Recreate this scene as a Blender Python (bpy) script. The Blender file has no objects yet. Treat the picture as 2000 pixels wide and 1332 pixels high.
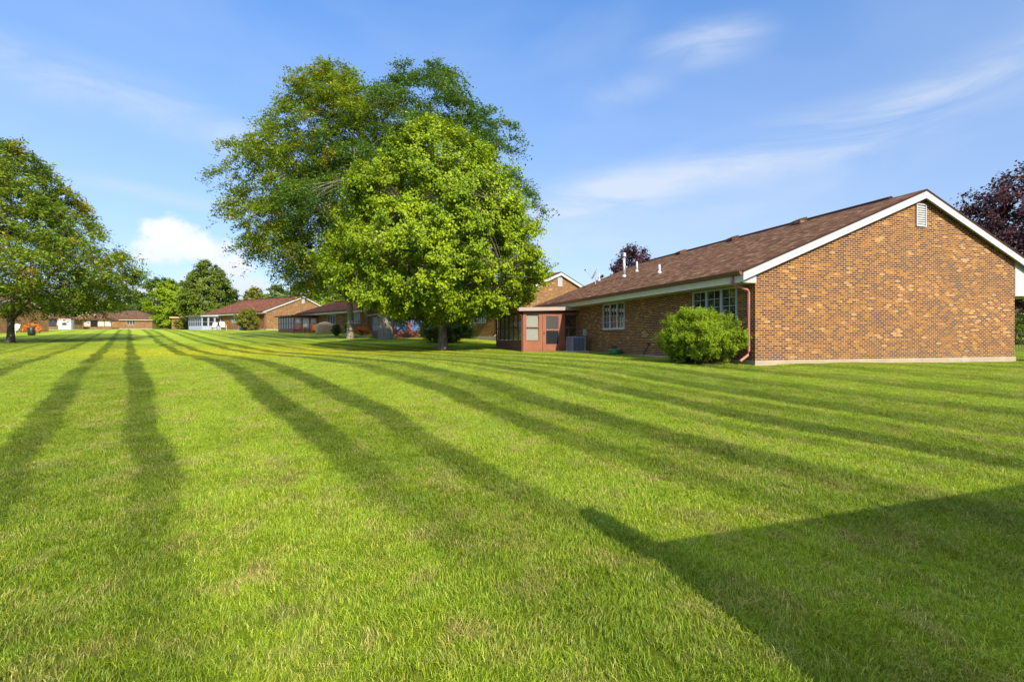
import bpy, math, random
import numpy as np
from mathutils import Vector, Matrix, Euler
R = math.radians
sc = bpy.context.scene
C = bpy.data.collections.new("place"); sc.collection.children.link(C)

# ------------------------------------------------------------------ camera
EYE = 1.5
cd = bpy.data.cameras.new("camera"); cam = bpy.data.objects.new("camera", cd); C.objects.link(cam)
cd.sensor_width = 36; cd.lens = 18.0; cd.clip_end = 3000; cd.shift_y = -0.0015
cam.location = (0, 0, EYE); cam.rotation_euler = (R(90), 0, 0)
sc.camera = cam

# ------------------------------------------------------------------ light
SUN_AZ, SUN_EL = 25.6, 33.0            # degrees right of straight behind the camera, degrees up
sv = Vector((math.sin(R(SUN_AZ)) * math.cos(R(SUN_EL)), -math.cos(R(SUN_AZ)) * math.cos(R(SUN_EL)), math.sin(R(SUN_EL))))
ld = bpy.data.lights.new("sun", 'SUN'); ld.energy = 4.4; ld.angle = R(0.5); ld.color = (1.0, 0.88, 0.70)
sun = bpy.data.objects.new("sun", ld); C.objects.link(sun)
sun.rotation_euler = sv.to_track_quat('Z', 'Y').to_euler()
sc.view_settings.view_transform = 'Standard'; sc.view_settings.look = 'None'
sc.view_settings.gamma = 1.0; sc.view_settings.exposure = 0.88

W = bpy.data.worlds.new("World"); sc.world = W; W.use_nodes = True
def world():
    t = W.node_tree; t.nodes.clear(); N = t.nodes.new; L = t.links.new
    out = N('ShaderNodeOutputWorld'); bg = N('ShaderNodeBackground'); bg.inputs[1].default_value = 0.15
    sky = N('ShaderNodeTexSky'); sky.sky_type = 'NISHITA'; sky.sun_disc = False
    sky.sun_elevation = R(SUN_EL); sky.sun_rotation = math.atan2(sv.x, sv.y)
    sky.altitude = 200; sky.air_density = 1.0; sky.dust_density = 0.6; sky.ozone_density = 3.0
    tc = N('ShaderNodeTexCoord')
    def math_(op, a, b=None, c=None, clamp=False):
        m = N('ShaderNodeMath'); m.operation = op; m.use_clamp = clamp
        for i, v in enumerate((a, b, c)):
            if v is None: continue
            if isinstance(v, (int, float)): m.inputs[i].default_value = v
            else: L(v, m.inputs[i])
        return m.outputs[0]
    def mapr(v, a, b, c=0.0, d=1.0, smooth=True):
        m = N('ShaderNodeMapRange'); m.interpolation_type = 'SMOOTHSTEP' if smooth else 'LINEAR'
        L(v, m.inputs[0]); m.inputs[1].default_value = a; m.inputs[2].default_value = b
        m.inputs[3].default_value = c; m.inputs[4].default_value = d
        return m.outputs[0]
    sep = N('ShaderNodeSeparateXYZ'); L(tc.outputs['Generated'], sep.inputs[0])
    yy = math_('MAXIMUM', sep.outputs[1], 0.02)
    az = math_('ARCTAN2', sep.outputs[0], sep.outputs[1])
    hyp = math_('SQRT', math_('ADD', math_('MULTIPLY', sep.outputs[0], sep.outputs[0]), math_('MULTIPLY', sep.outputs[1], sep.outputs[1])))
    el = math_('ARCTAN2', sep.outputs[2], hyp)
    comb = N('ShaderNodeCombineXYZ'); L(az, comb.inputs[0]); L(el, comb.inputs[1])
    def noise(vec, scale, detail, rough, dist=0.0, mp=None):
        n = N('ShaderNodeTexNoise'); n.inputs['Scale'].default_value = scale; n.inputs['Detail'].default_value = detail
        n.inputs['Roughness'].default_value = rough; n.inputs['Distortion'].default_value = dist
        if mp:
            q = N('ShaderNodeMapping'); q.inputs['Rotation'].default_value = (0, 0, mp[0]); q.inputs['Scale'].default_value = mp[1]
            q.inputs['Location'].default_value = mp[2] if len(mp) > 2 else (0, 0, 0)
            L(vec, q.inputs[0]); vec = q.outputs[0]
        L(vec, n.inputs['Vector']); return n.outputs[0]
    # an ellipse in (azimuth, elevation); value 1 in the middle, 0 at its rim
    def blob(a0, e0, ra, re, rot=0.0):
        c, s = math.cos(rot), math.sin(rot)
        da = math_('SUBTRACT', az, a0); de = math_('SUBTRACT', el, e0)
        x = math_('ADD', math_('MULTIPLY', da, c / ra), math_('MULTIPLY', de, s / ra))
        y = math_('ADD', math_('MULTIPLY', da, -s / re), math_('MULTIPLY', de, c / re))
        d = math_('SQRT', math_('ADD', math_('MULTIPLY', x, x), math_('MULTIPLY', y, y)))
        return math_('SUBTRACT', 1.0, d)
    # cumulus low at the left, billowed by noise
    nz = noise(comb.outputs[0], 26, 5, 0.55)
    nzo = math_('MULTIPLY', math_('SUBTRACT', nz, 0.5), 1.7)
    cum = None
    for b in ((-0.585, 0.165, 0.050, 0.040), (-0.555, 0.150, 0.085, 0.036), (-0.60, 0.145, 0.05, 0.03), (-0.515, 0.120, 0.06, 0.035), (-0.535, 0.098, 0.055, 0.035), (-0.48, 0.090, 0.06, 0.03), (-0.63, 0.072, 0.10, 0.022)):
        k = mapr(math_('ADD', blob(*b), nzo), 0.0, 0.62)
        cum = k if cum is None else math_('MAXIMUM', cum, k)
    cum = math_('MULTIPLY', cum, 0.84)
    # soft cirrus streaks: each is a long ellipse torn by stretched noise
    wn = noise(comb.outputs[0], 3.2, 6, 0.62, 0.8, (R(-9), (1.0, 3.6, 1.0)))
    wt = mapr(wn, 0.22, 0.80)
    cir = None
    for (b, amp) in (((0.365, 0.495, 0.15, 0.05, -0.02), 0.6), ((0.45, 0.315, 0.60, 0.065, 0.15), 0.60), ((0.14, 0.255, 0.26, 0.09, 0.10), 0.42),
                     ((0.68, 0.345, 0.28, 0.045, 0.30), 0.26), ((-0.62, 0.352, 0.40, 0.06, -0.13), 0.5), ((-0.55, 0.225, 0.30, 0.02, -0.06), 0.30),
                     ((0.22, 0.44, 0.12, 0.04, 0.15), 0.28), ((0.08, 0.18, 0.3, 0.04, 0.0), 0.32), ((-0.35, 0.62, 0.30, 0.03, -0.15), 0.18), ((0.5, 0.25, 0.4, 0.07, 0.25), 0.2)):
        k = math_('MULTIPLY', math_('MULTIPLY', mapr(blob(*b), 0.0, 1.0), wt), amp * 1.25)
        cir = k if cir is None else math_('ADD', cir, k)
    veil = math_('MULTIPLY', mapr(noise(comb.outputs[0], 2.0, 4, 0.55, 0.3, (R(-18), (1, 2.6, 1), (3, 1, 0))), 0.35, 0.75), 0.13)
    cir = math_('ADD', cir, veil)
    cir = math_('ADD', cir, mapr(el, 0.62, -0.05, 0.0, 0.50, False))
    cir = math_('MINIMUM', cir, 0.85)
    over = math_('MULTIPLY', mapr(el, 0.68, 0.95), 0.75)  # bright overhead veil added above the view to lift the ambient fill
    gm = N('ShaderNodeHueSaturation'); gm.inputs['Saturation'].default_value = 1.08; gm.inputs['Value'].default_value = 1.0
    tint = N('ShaderNodeMix'); tint.data_type = 'RGBA'; tint.blend_type = 'MULTIPLY'; tint.inputs[0].default_value = 1.0
    tint.inputs[7].default_value = (0.66, 0.93, 1.13, 1)
    L(sky.outputs[0], gm.inputs['Color']); L(gm.outputs[0], tint.inputs[6])
    dk = N('ShaderNodeCombineXYZ'); L(mapr(el, 0.0, 0.55, 0.74, 0.96, False), dk.inputs[0]); L(mapr(el, 0.0, 0.62, 0.53, 0.95, False), dk.inputs[1]); L(mapr(el, 0.0, 0.62, 0.50, 0.95, False), dk.inputs[2])
    tint2 = N('ShaderNodeMix'); tint2.data_type = 'RGBA'; tint2.blend_type = 'MULTIPLY'; tint2.inputs[0].default_value = 1.0; L(tint.outputs[2], tint2.inputs[6]); L(dk.outputs[0], tint2.inputs[7])
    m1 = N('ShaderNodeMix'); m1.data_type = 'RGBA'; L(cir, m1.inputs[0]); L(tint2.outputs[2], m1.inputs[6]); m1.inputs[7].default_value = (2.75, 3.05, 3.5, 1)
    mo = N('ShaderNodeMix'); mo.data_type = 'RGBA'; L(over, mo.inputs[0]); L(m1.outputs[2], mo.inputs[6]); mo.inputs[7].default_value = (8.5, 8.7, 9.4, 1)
    m2 = N('ShaderNodeMix'); m2.data_type = 'RGBA'; L(cum, m2.inputs[0]); L(mo.outputs[2], m2.inputs[6])
    cs = N('ShaderNodeMix'); cs.data_type = 'RGBA'; L(mapr(math_('ADD', el, math_('MULTIPLY', nz, 0.05)), 0.10, 0.20), cs.inputs[0])
    cs.inputs[6].default_value = (2.9, 3.15, 3.7, 1); cs.inputs[7].default_value = (4.0, 3.95, 3.95, 1)
    L(cs.outputs[2], m2.inputs[7])
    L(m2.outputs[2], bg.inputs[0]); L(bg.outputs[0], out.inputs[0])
world()

# ------------------------------------------------------------------ helpers
def props(o, label=None, cat=None, group=None, kind=None):
    if label: o['label'] = label
    if cat: o['category'] = cat
    if group: o['group'] = group
    if kind: o['kind'] = kind
    return o
def empty(name, label, cat, loc=(0, 0, 0), rz=0.0, group=None):
    o = bpy.data.objects.new(name, None); C.objects.link(o); o.location = loc; o.rotation_euler = (0, 0, rz)
    return props(o, label, cat, group)
def link_mesh(me, name, m, parent=None):
    o = bpy.data.objects.new(name, me); C.objects.link(o)
    if m is not None: me.materials.append(m)
    if parent is not None: o.parent = parent
    return o
class MB:
    """collects shapes; mx mirrors x"""
    def __init__(s, mx=1): s.v = []; s.f = []; s.uv = []; s.mx = mx; s.smooth = False
    def add(s, vs, fs, uvs=None):
        b = len(s.v)
        s.v += [(p[0] * s.mx, p[1], p[2]) for p in vs]
        for i, f in enumerate(fs):
            f = tuple(b + k for k in f); u = list(uvs[i]) if uvs else None
            if s.mx < 0:
                f = f[::-1]; u = u[::-1] if u else None
            s.f.append(f); s.uv.append(u)
    def poly(s, pts, uv=None): s.add(pts, [tuple(range(len(pts)))], [uv] if uv else None); return s
    def box(s, a, b):
        x0, y0, z0 = a; x1, y1, z1 = b
        x0, x1 = min(x0, x1), max(x0, x1); y0, y1 = min(y0, y1), max(y0, y1); z0, z1 = min(z0, z1), max(z0, z1)
        v = [(x, y, z) for z in (z0, z1) for y in (y0, y1) for x in (x0, x1)]
        f = [(0, 2, 3, 1), (4, 5, 7, 6), (0, 1, 5, 4), (2, 6, 7, 3), (0, 4, 6, 2), (1, 3, 7, 5)]
        def uvp(face):
            r = []
            for k in face:
                p = v[k]
                if face in (f[0], f[1]): r.append((p[0], p[1]))
                elif face in (f[2], f[3]): r.append((p[0], p[2]))
                else: r.append((p[1], p[2]))
            return r
        s.add(v, f, [uvp(q) for q in f]); return s
    def prism(s, poly, axis, a, b):
        """poly in 2D extruded along axis 'x','y' or 'z' from a to b"""
        def P(q, t): return {'x': (t, q[0], q[1]), 'y': (q[0], t, q[1]), 'z': (q[0], q[1], t)}[axis]
        n = len(poly); v = [P(q, a) for q in poly] + [P(q, b) for q in poly]
        f = [tuple(range(n))[::-1], tuple(range(n, 2 * n))] + [(i, (i + 1) % n, n + (i + 1) % n, n + i) for i in range(n)]
        uv = []
        for q in f: uv.append([(v[k][0] + v[k][1], v[k][2]) for k in q])
        s.add(v, f, uv); return s
    def tube(s, pts, rad, n=8, cap=True):
        pts = [Vector(p) for p in pts]; rad = rad if isinstance(rad, (list, tuple)) else [rad] * len(pts)
        v = []; up = Vector((0.13, 0.21, 1)).normalized()
        for i, p in enumerate(pts):
            d = (pts[min(i + 1, len(pts) - 1)] - pts[max(i - 1, 0)]).normalized()
            if abs(d.dot(up)) > 0.97: a = Vector((1, 0, 0)).cross(d).normalized()
            else: a = up.cross(d).normalized()
            b = d.cross(a)
            for k in range(n):
                t = 2 * math.pi * k / n
                v.append(tuple(p + (a * math.cos(t) + b * math.sin(t)) * rad[i]))
        f = []
        for i in range(len(pts) - 1):
            for k in range(n):
                f.append((i * n + k, i * n + (k + 1) % n, (i + 1) * n + (k + 1) % n, (i + 1) * n + k))
        if cap: f.append(tuple(range(n))[::-1]); f.append(tuple((len(pts) - 1) * n + k for k in range(n)))
        s.add(v, f); return s
    def rev(s, prof, n=16, c=(0, 0)):
        v = []; f = []
        for r, z in prof:
            for k in range(n):
                t = 2 * math.pi * k / n; v.append((c[0] + r * math.cos(t), c[1] + r * math.sin(t), z))
        for i in range(len(prof) - 1):
            for k in range(n): f.append((i * n + k, i * n + (k + 1) % n, (i + 1) * n + (k + 1) % n, (i + 1) * n + k))
        f.append(tuple(range(n))[::-1]); f.append(tuple((len(prof) - 1) * n + k for k in range(n)))
        s.add(v, f); return s
    def build(s, name, m, parent=None, smooth=False, bevel=0.0):
        me = bpy.data.meshes.new(name); me.from_pydata(s.v, [], s.f)
        ul = me.uv_layers.new(name="uv"); i = 0
        for f, u in zip(s.f, s.uv):
            for k in range(len(f)):
                if u: ul.data[i].uv = u[k]
                i += 1
        if smooth: me.polygons.foreach_set('use_smooth', [True] * len(me.polygons))
        me.update()
        o = link_mesh(me, name, m, parent)
        if bevel:
            md = o.modifiers.new('bevel', 'BEVEL'); md.width = bevel; md.segments = 2; md.limit_method = 'ANGLE'
        return o

# terrain: the lawn falls gently away from the viewer's spot up to the far row
_Y = np.array([-60, 0, 3, 6, 11, 15, 20, 26, 34, 43, 58, 79, 110, 165, 260, 900.0])
_h = np.array([1.5, 1.5, 1.49, 1.30, .97, .79, .72, .65, .37, 0.02, -.62, -1.42, -2.15, -3.25, -4.0, -4.2])
_m = np.gradient(_h, _Y)
def terr(X, Y):
    Y = np.asarray(Y, float); X = np.asarray(X, float)
    Yc = np.clip(Y, -59.9, 899.0)
    i = np.clip(np.searchsorted(_Y, Yc) - 1, 0, len(_Y) - 2)
    d = _Y[i + 1] - _Y[i]; t = (Yc - _Y[i]) / d
    h = (2 * t**3 - 3 * t**2 + 1) * _h[i] + (t**3 - 2 * t**2 + t) * d * _m[i] + (-2 * t**3 + 3 * t**2) * _h[i + 1] + (t**3 - t**2) * d * _m[i + 1]
    w = 0.012 * np.sin(X * 0.9 + 1.3) * np.sin(Y * 0.7) + 0.02 * np.sin(X * 0.31) * np.cos(Y * 0.23 + X * 0.11)
    w = w - 0.10 * np.clip((X - 9) / 9, 0, 1) * np.clip((24 - Y) / 6, 0, 1) * np.clip((Y - 8) / 6, 0, 1)
    return EYE - h + w
def tz(x, y): return float(terr(x, y))

# ------------------------------------------------------------------ materials
class NT:
    def __init__(s, name):
        s.m = bpy.data.materials.new(name); s.m.use_nodes = True; s.t = s.m.node_tree; s.t.nodes.clear()
        s.out = s.N('ShaderNodeOutputMaterial')
    def N(s, k, **kw):
        n = s.t.nodes.new(k)
        for a, b in kw.items(): setattr(n, a, b)
        return n
    def L(s, a, b): s.t.links.new(a, b)
    def set(s, sock, v):
        if isinstance(v, bpy.types.NodeSocket): s.L(v, sock)
        elif isinstance(v, (tuple, list)) and len(v) == 3 and sock.type == 'RGBA': sock.default_value = (*v, 1)
        else: sock.default_value = v
    def math(s, op, a, b=None, c=None, clamp=False):
        n = s.N('ShaderNodeMath', operation=op, use_clamp=clamp)
        for i, v in enumerate((a, b, c)):
            if v is not None: s.set(n.inputs[i], v)
        return n.outputs[0]
    def mapr(s, v, a, b, c=0.0, d=1.0, smooth=False):
        n = s.N('ShaderNodeMapRange', interpolation_type='SMOOTHSTEP' if smooth else 'LINEAR')
        s.set(n.inputs[0], v)
        for i, q in enumerate((a, b, c, d)): s.set(n.inputs[i + 1], q)
        return n.outputs[0]
    def mix(s, f, a, b, mode='MIX'):
        n = s.N('ShaderNodeMix', data_type='RGBA', blend_type=mode)
        s.set(n.inputs[0], f); s.set(n.inputs[6], a); s.set(n.inputs[7], b); return n.outputs[2]
    def noise(s, vec, scale, detail=3, rough=0.5, dist=0.0):
        n = s.N('ShaderNodeTexNoise')
        for k, v in (('Scale', scale), ('Detail', detail), ('Roughness', rough), ('Distortion', dist)): n.inputs[k].default_value = v
        if vec is not None: s.L(vec, n.inputs['Vector'])
        return n.outputs[0]
    def mapping(s, vec, scale=(1, 1, 1), loc=(0, 0, 0), rot=(0, 0, 0)):
        n = s.N('ShaderNodeMapping'); n.inputs['Scale'].default_value = scale; n.inputs['Location'].default_value = loc; n.inputs['Rotation'].default_value = rot
        s.L(vec, n.inputs[0]); return n.outputs[0]
    def ramp(s, v, stops, interp='LINEAR'):
        n = s.N('ShaderNodeValToRGB'); cr = n.color_ramp; cr.interpolation = interp
        cr.elements[0].position = stops[0][0]; cr.elements[0].color = (*stops[0][1], 1)
        cr.elements[1].position = stops[-1][0]; cr.elements[1].color = (*stops[-1][1], 1)
        for p, c in stops[1:-1]: e = cr.elements.new(p); e.color = (*c, 1)
        s.L(v, n.inputs[0]); return n.outputs[0]
    def bump(s, h, strength, dist=0.01):
        n = s.N('ShaderNodeBump'); n.inputs['Strength'].default_value = strength; n.inputs['Distance'].default_value = dist
        s.L(h, n.inputs['Height']); return n.outputs[0]
    def bsdf(s, col, rough=0.6, metal=0.0, normal=None, spec=0.5):
        n = s.N('ShaderNodeBsdfPrincipled'); s.set(n.inputs['Base Color'], col); s.set(n.inputs['Roughness'], rough)
        n.inputs['Metallic'].default_value = metal; n.inputs['Specular IOR Level'].default_value = spec
        if normal is not None: s.L(normal, n.inputs['Normal'])
        return n.outputs[0]
    def end(s, sh): s.L(sh, s.out.inputs[0]); return s.m
def obj_tc(t, k='Object'): return t.N('ShaderNodeTexCoord').outputs[k]

def m_paint(name, col, rough=0.5, var=0.12, metal=0.0, scale=3.0, spec=0.5):
    t = NT(name); tc = obj_tc(t)
    n = t.noise(tc, scale, 6, 0.6); n2 = t.noise(tc, scale * 14, 3, 0.6)
    f = t.math('ADD', t.mapr(n, 0.3, 0.7, 1 - var, 1 + var * 0.5), t.mapr(n2, 0.3, 0.7, -var * 0.4, var * 0.4))
    g = t.N('ShaderNodeCombineXYZ'); [t.L(f, g.inputs[i]) for i in range(3)]
    c = t.mix(1.0, col, g.outputs[0], 'MULTIPLY')
    return t.end(t.bsdf(c, rough, metal, t.bump(n2, 0.15, 0.01), spec))
def m_brick():
    t = NT('brick'); uv = t.N('ShaderNodeUVMap').outputs[0]
    b = t.N('ShaderNodeTexBrick'); t.L(uv, b.inputs['Vector'])
    for k, v in (('Scale', 1.0), ('Mortar Size', 0.0078), ('Mortar Smooth', 0.12), ('Bias', 0.0), ('Brick Width', 0.208), ('Row Height', 0.0677)): b.inputs[k].default_value = v
    b.offset = 0.5; b.offset_frequency = 2
    b.inputs['Color1'].default_value = (0, 0, 0, 1); b.inputs['Color2'].default_value = (1, 1, 1, 1); b.inputs['Mortar'].default_value = (0.5, 0.5, 0.5, 1)
    big = t.noise(uv, 0.9, 5, 0.65)
    cell = t.math('ADD', b.outputs[0], t.mapr(big, 0.3, 0.7, -0.22, 0.22), clamp=True)
    bk = t.ramp(cell, [(0.0, (.040, .026, .022)), (0.12, (.042, .021, .013)), (0.30, (.072, .028, .010)), (0.52, (.112, .043, .014)), (0.72, (.160, .067, .019)),
                      (0.86, (.215, .095, .015)), (0.95, (.27, .13, .026)), (1.0, (.32, .21, .10))])
    bk = t.mix(t.math('MULTIPLY', t.mapr(t.noise(t.mapping(uv, (.8, 1.5, 1), (5, 2, 0)), 1.3, 5, .7, .5), .52, .70), .38), bk, (.25, .112, .022))
    fine = t.noise(uv, 26, 5, 0.7)
    bk = t.mix(t.mapr(fine, 0.45, 0.75), bk, t.mix(1.0, bk, (1.4, 1.35, 1.25), 'MULTIPLY'))
    bk = t.mix(t.mapr(t.noise(uv, 60, 3, 0.6), 0.5, 0.8, 0, 0.6), bk, (.09, .06, .045))
    # old mortar smears: pale patches of their own
    sm = t.mapr(t.noise(t.mapping(uv, (1, 2.2, 1)), 1.9, 7, 0.75, 0.4), 0.60, 0.74, 0, 0.45)
    bk = t.mix(t.math('MULTIPLY', sm, t.mapr(fine, 0.35, 0.6)), bk, (.40, .28, .17))
    sz = t.N('ShaderNodeSeparateXYZ'); t.L(uv, sz.inputs[0])
    splash = t.math('MULTIPLY', t.mapr(t.math('ADD', sz.outputs[1], t.mapr(t.noise(uv, 2.3, 5, .7), .3, .7, -.35, .35)), .55, .15, 0, 1), .35)
    bk = t.mix(splash, bk, (.075, .055, .036))
    bk = t.mix(t.mapr(t.noise(t.mapping(uv, (1.4, .35, 1)), 1.0, 6, .7), .55, .75, 0, .4), bk, (.06, .035, .024))
    hs = t.N('ShaderNodeHueSaturation'); hs.inputs['Saturation'].default_value = 1.10; t.L(bk, hs.inputs['Color']); bk = hs.outputs[0]
    c = t.mix(b.outputs[1], bk, t.mix(big, (.36, .225, .115), (.50, .345, .21)))
    h = t.math('ADD', t.math('MULTIPLY', b.outputs[1], -0.7), t.math('MULTIPLY', fine, 0.5))
    return t.end(t.bsdf(c, 0.85, 0, t.bump(h, 0.55, 0.012), 0.25))
def m_shingle(name, tone=(1, 1, 1)):
    t = NT(name); uv = t.N('ShaderNodeUVMap').outputs[0]
    b = t.N('ShaderNodeTexBrick'); t.L(uv, b.inputs['Vector'])
    for k, v in (('Scale', 1.0), ('Mortar Size', 0.009), ('Mortar Smooth', 0.1), ('Bias', 0.0), ('Brick Width', 0.24), ('Row Height', 0.145)): b.inputs[k].default_value = v
    b.offset = 0.37; b.offset_frequency = 3
    b.inputs['Color1'].default_value = (0, 0, 0, 1); b.inputs['Color2'].default_value = (1, 1, 1, 1); b.inputs['Mortar'].default_value = (0.1, 0.1, 0.1, 1)
    c = t.ramp(b.outputs[0], [(0, (.036, .020, .015)), (.35, (.085, .044, .032)), (.7, (.145, .078, .056)), (1, (.27, .155, .108))])
    c = t.mix(t.mapr(t.noise(uv, 70, 3, 0.7), 0.35, 0.7, 0, .55), c, (.20, .105, .07))
    c = t.mix(t.mapr(t.noise(t.mapping(uv, (2.2, .5, 1)), 1.1, 6, 0.7), 0.4, 0.72, 0, .5), c, (.07, .042, .038))
    c = t.mix(1.0, c, tone, 'MULTIPLY')
    c = t.mix(t.math('MULTIPLY', b.outputs[1], 0.6), c, (.03, .018, .016))
    return t.end(t.bsdf(c, 0.9, 0, t.bump(t.math('SUBTRACT', b.outputs[0], b.outputs[1]), 0.6, 0.02), 0.0))
def m_siding(name, col, w=0.1):
    t = NT(name); uv = t.N('ShaderNodeUVMap').outputs[0]
    s = t.N('ShaderNodeSeparateXYZ'); t.L(uv, s.inputs[0])
    fr = t.math('FRACT', t.math('DIVIDE', s.outputs[0], w)); g = t.mapr(t.math('ABSOLUTE', t.math('SUBTRACT', fr, 0.5)), 0.40, 0.5)
    c = t.mix(t.math('MULTIPLY', g, .55), col, tuple(q * .35 for q in col))
    c = t.mix(t.mapr(t.noise(uv, 4, 5, .6), .4, .7, 0, .25), c, tuple(q * .7 for q in col))
    return t.end(t.bsdf(c, 0.6, 0, t.bump(t.math('MULTIPLY', g, -1.0), 0.6, 0.01)))
def m_glass_dark():
    t = NT('window_glass'); tc = obj_tc(t)
    nrm = t.bump(t.noise(tc, 1.6, 2, .5), 0.05, 0.02)
    return t.end(t.bsdf((.018, .022, .024), 0.03, 0, nrm, 1.0))
def m_glass_clear(name, alpha, tint=(.75, .8, .78), rough=0.03):
    t = NT(name); tr = t.N('ShaderNodeBsdfTransparent'); tr.inputs[0].default_value = (*tint, 1)
    g = t.N('ShaderNodeBsdfGlossy'); g.inputs['Roughness'].default_value = rough; g.inputs['Color'].default_value = (.9, .9, .9, 1)
    lw = t.N('ShaderNodeLayerWeight'); lw.inputs[0].default_value = .5; frs = t.math('POWER', lw.outputs['Facing'], 4.0)
    d = t.N('ShaderNodeBsdfDiffuse'); d.inputs[0].default_value = (.10, .10, .095, 1)
    m1 = t.N('ShaderNodeMixShader'); m1.inputs[0].default_value = 1 - alpha; t.L(d.outputs[0], m1.inputs[1]); t.L(tr.outputs[0], m1.inputs[2])
    m2 = t.N('ShaderNodeMixShader'); t.L(t.math('ADD', t.math('MULTIPLY', frs, .9), 0.07, clamp=True), m2.inputs[0]); t.L(m1.outputs[0], m2.inputs[1]); t.L(g.outputs[0], m2.inputs[2])
    return t.end(m2.outputs[0])
def m_bark(name, a, b, scale=1.0):
    t = NT(name); tc = t.mapping(obj_tc(t), (6 * scale, 6 * scale, 1.3 * scale))
    n = t.noise(tc, 2.2, 8, .68, .6); n2 = t.noise(obj_tc(t), .8, 4, .6)
    c = t.mix(t.mapr(n, .35, .68), a, b); c = t.mix(t.mapr(n2, .45, .7, 0, .4), c, (.20, .19, .15))
    return t.end(t.bsdf(c, .92, 0, t.bump(n, .9, .05), .15))
def m_leaf(name, dark, light, accent=None, trans=0.35, nscale=0.55, acc=(0.60, 0.74)):
    t = NT(name); geo = t.N('ShaderNodeNewGeometry'); pos = obj_tc(t)
    rnd = geo.outputs['Random Per Island']
    n = t.noise(pos, nscale, 4, .6)
    f = t.math('ADD', t.math('MULTIPLY', rnd, 0.55), t.mapr(n, .32, .68, -0.05, .5), clamp=True)
    c = t.mix(f, dark, light)
    if accent: c = t.mix(t.math('MULTIPLY', t.mapr(t.noise(pos, nscale * 1.7, 5, .6, .4), acc[0], acc[1]), t.mapr(rnd, .2, .8, .2, 1)), c, accent)
    d = t.bsdf(c, 0.62, 0, None, 0.22)
    tr = t.N('ShaderNodeBsdfTranslucent'); t.L(t.mix(1.0, c, (1.25, 1.2, .55), 'MULTIPLY'), tr.inputs[0])
    mx = t.N('ShaderNodeMixShader'); mx.inputs[0].default_value = trans; t.L(d, mx.inputs[1]); t.L(tr.outputs[0], mx.inputs[2])
    return t.end(mx.outputs[0])

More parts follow.
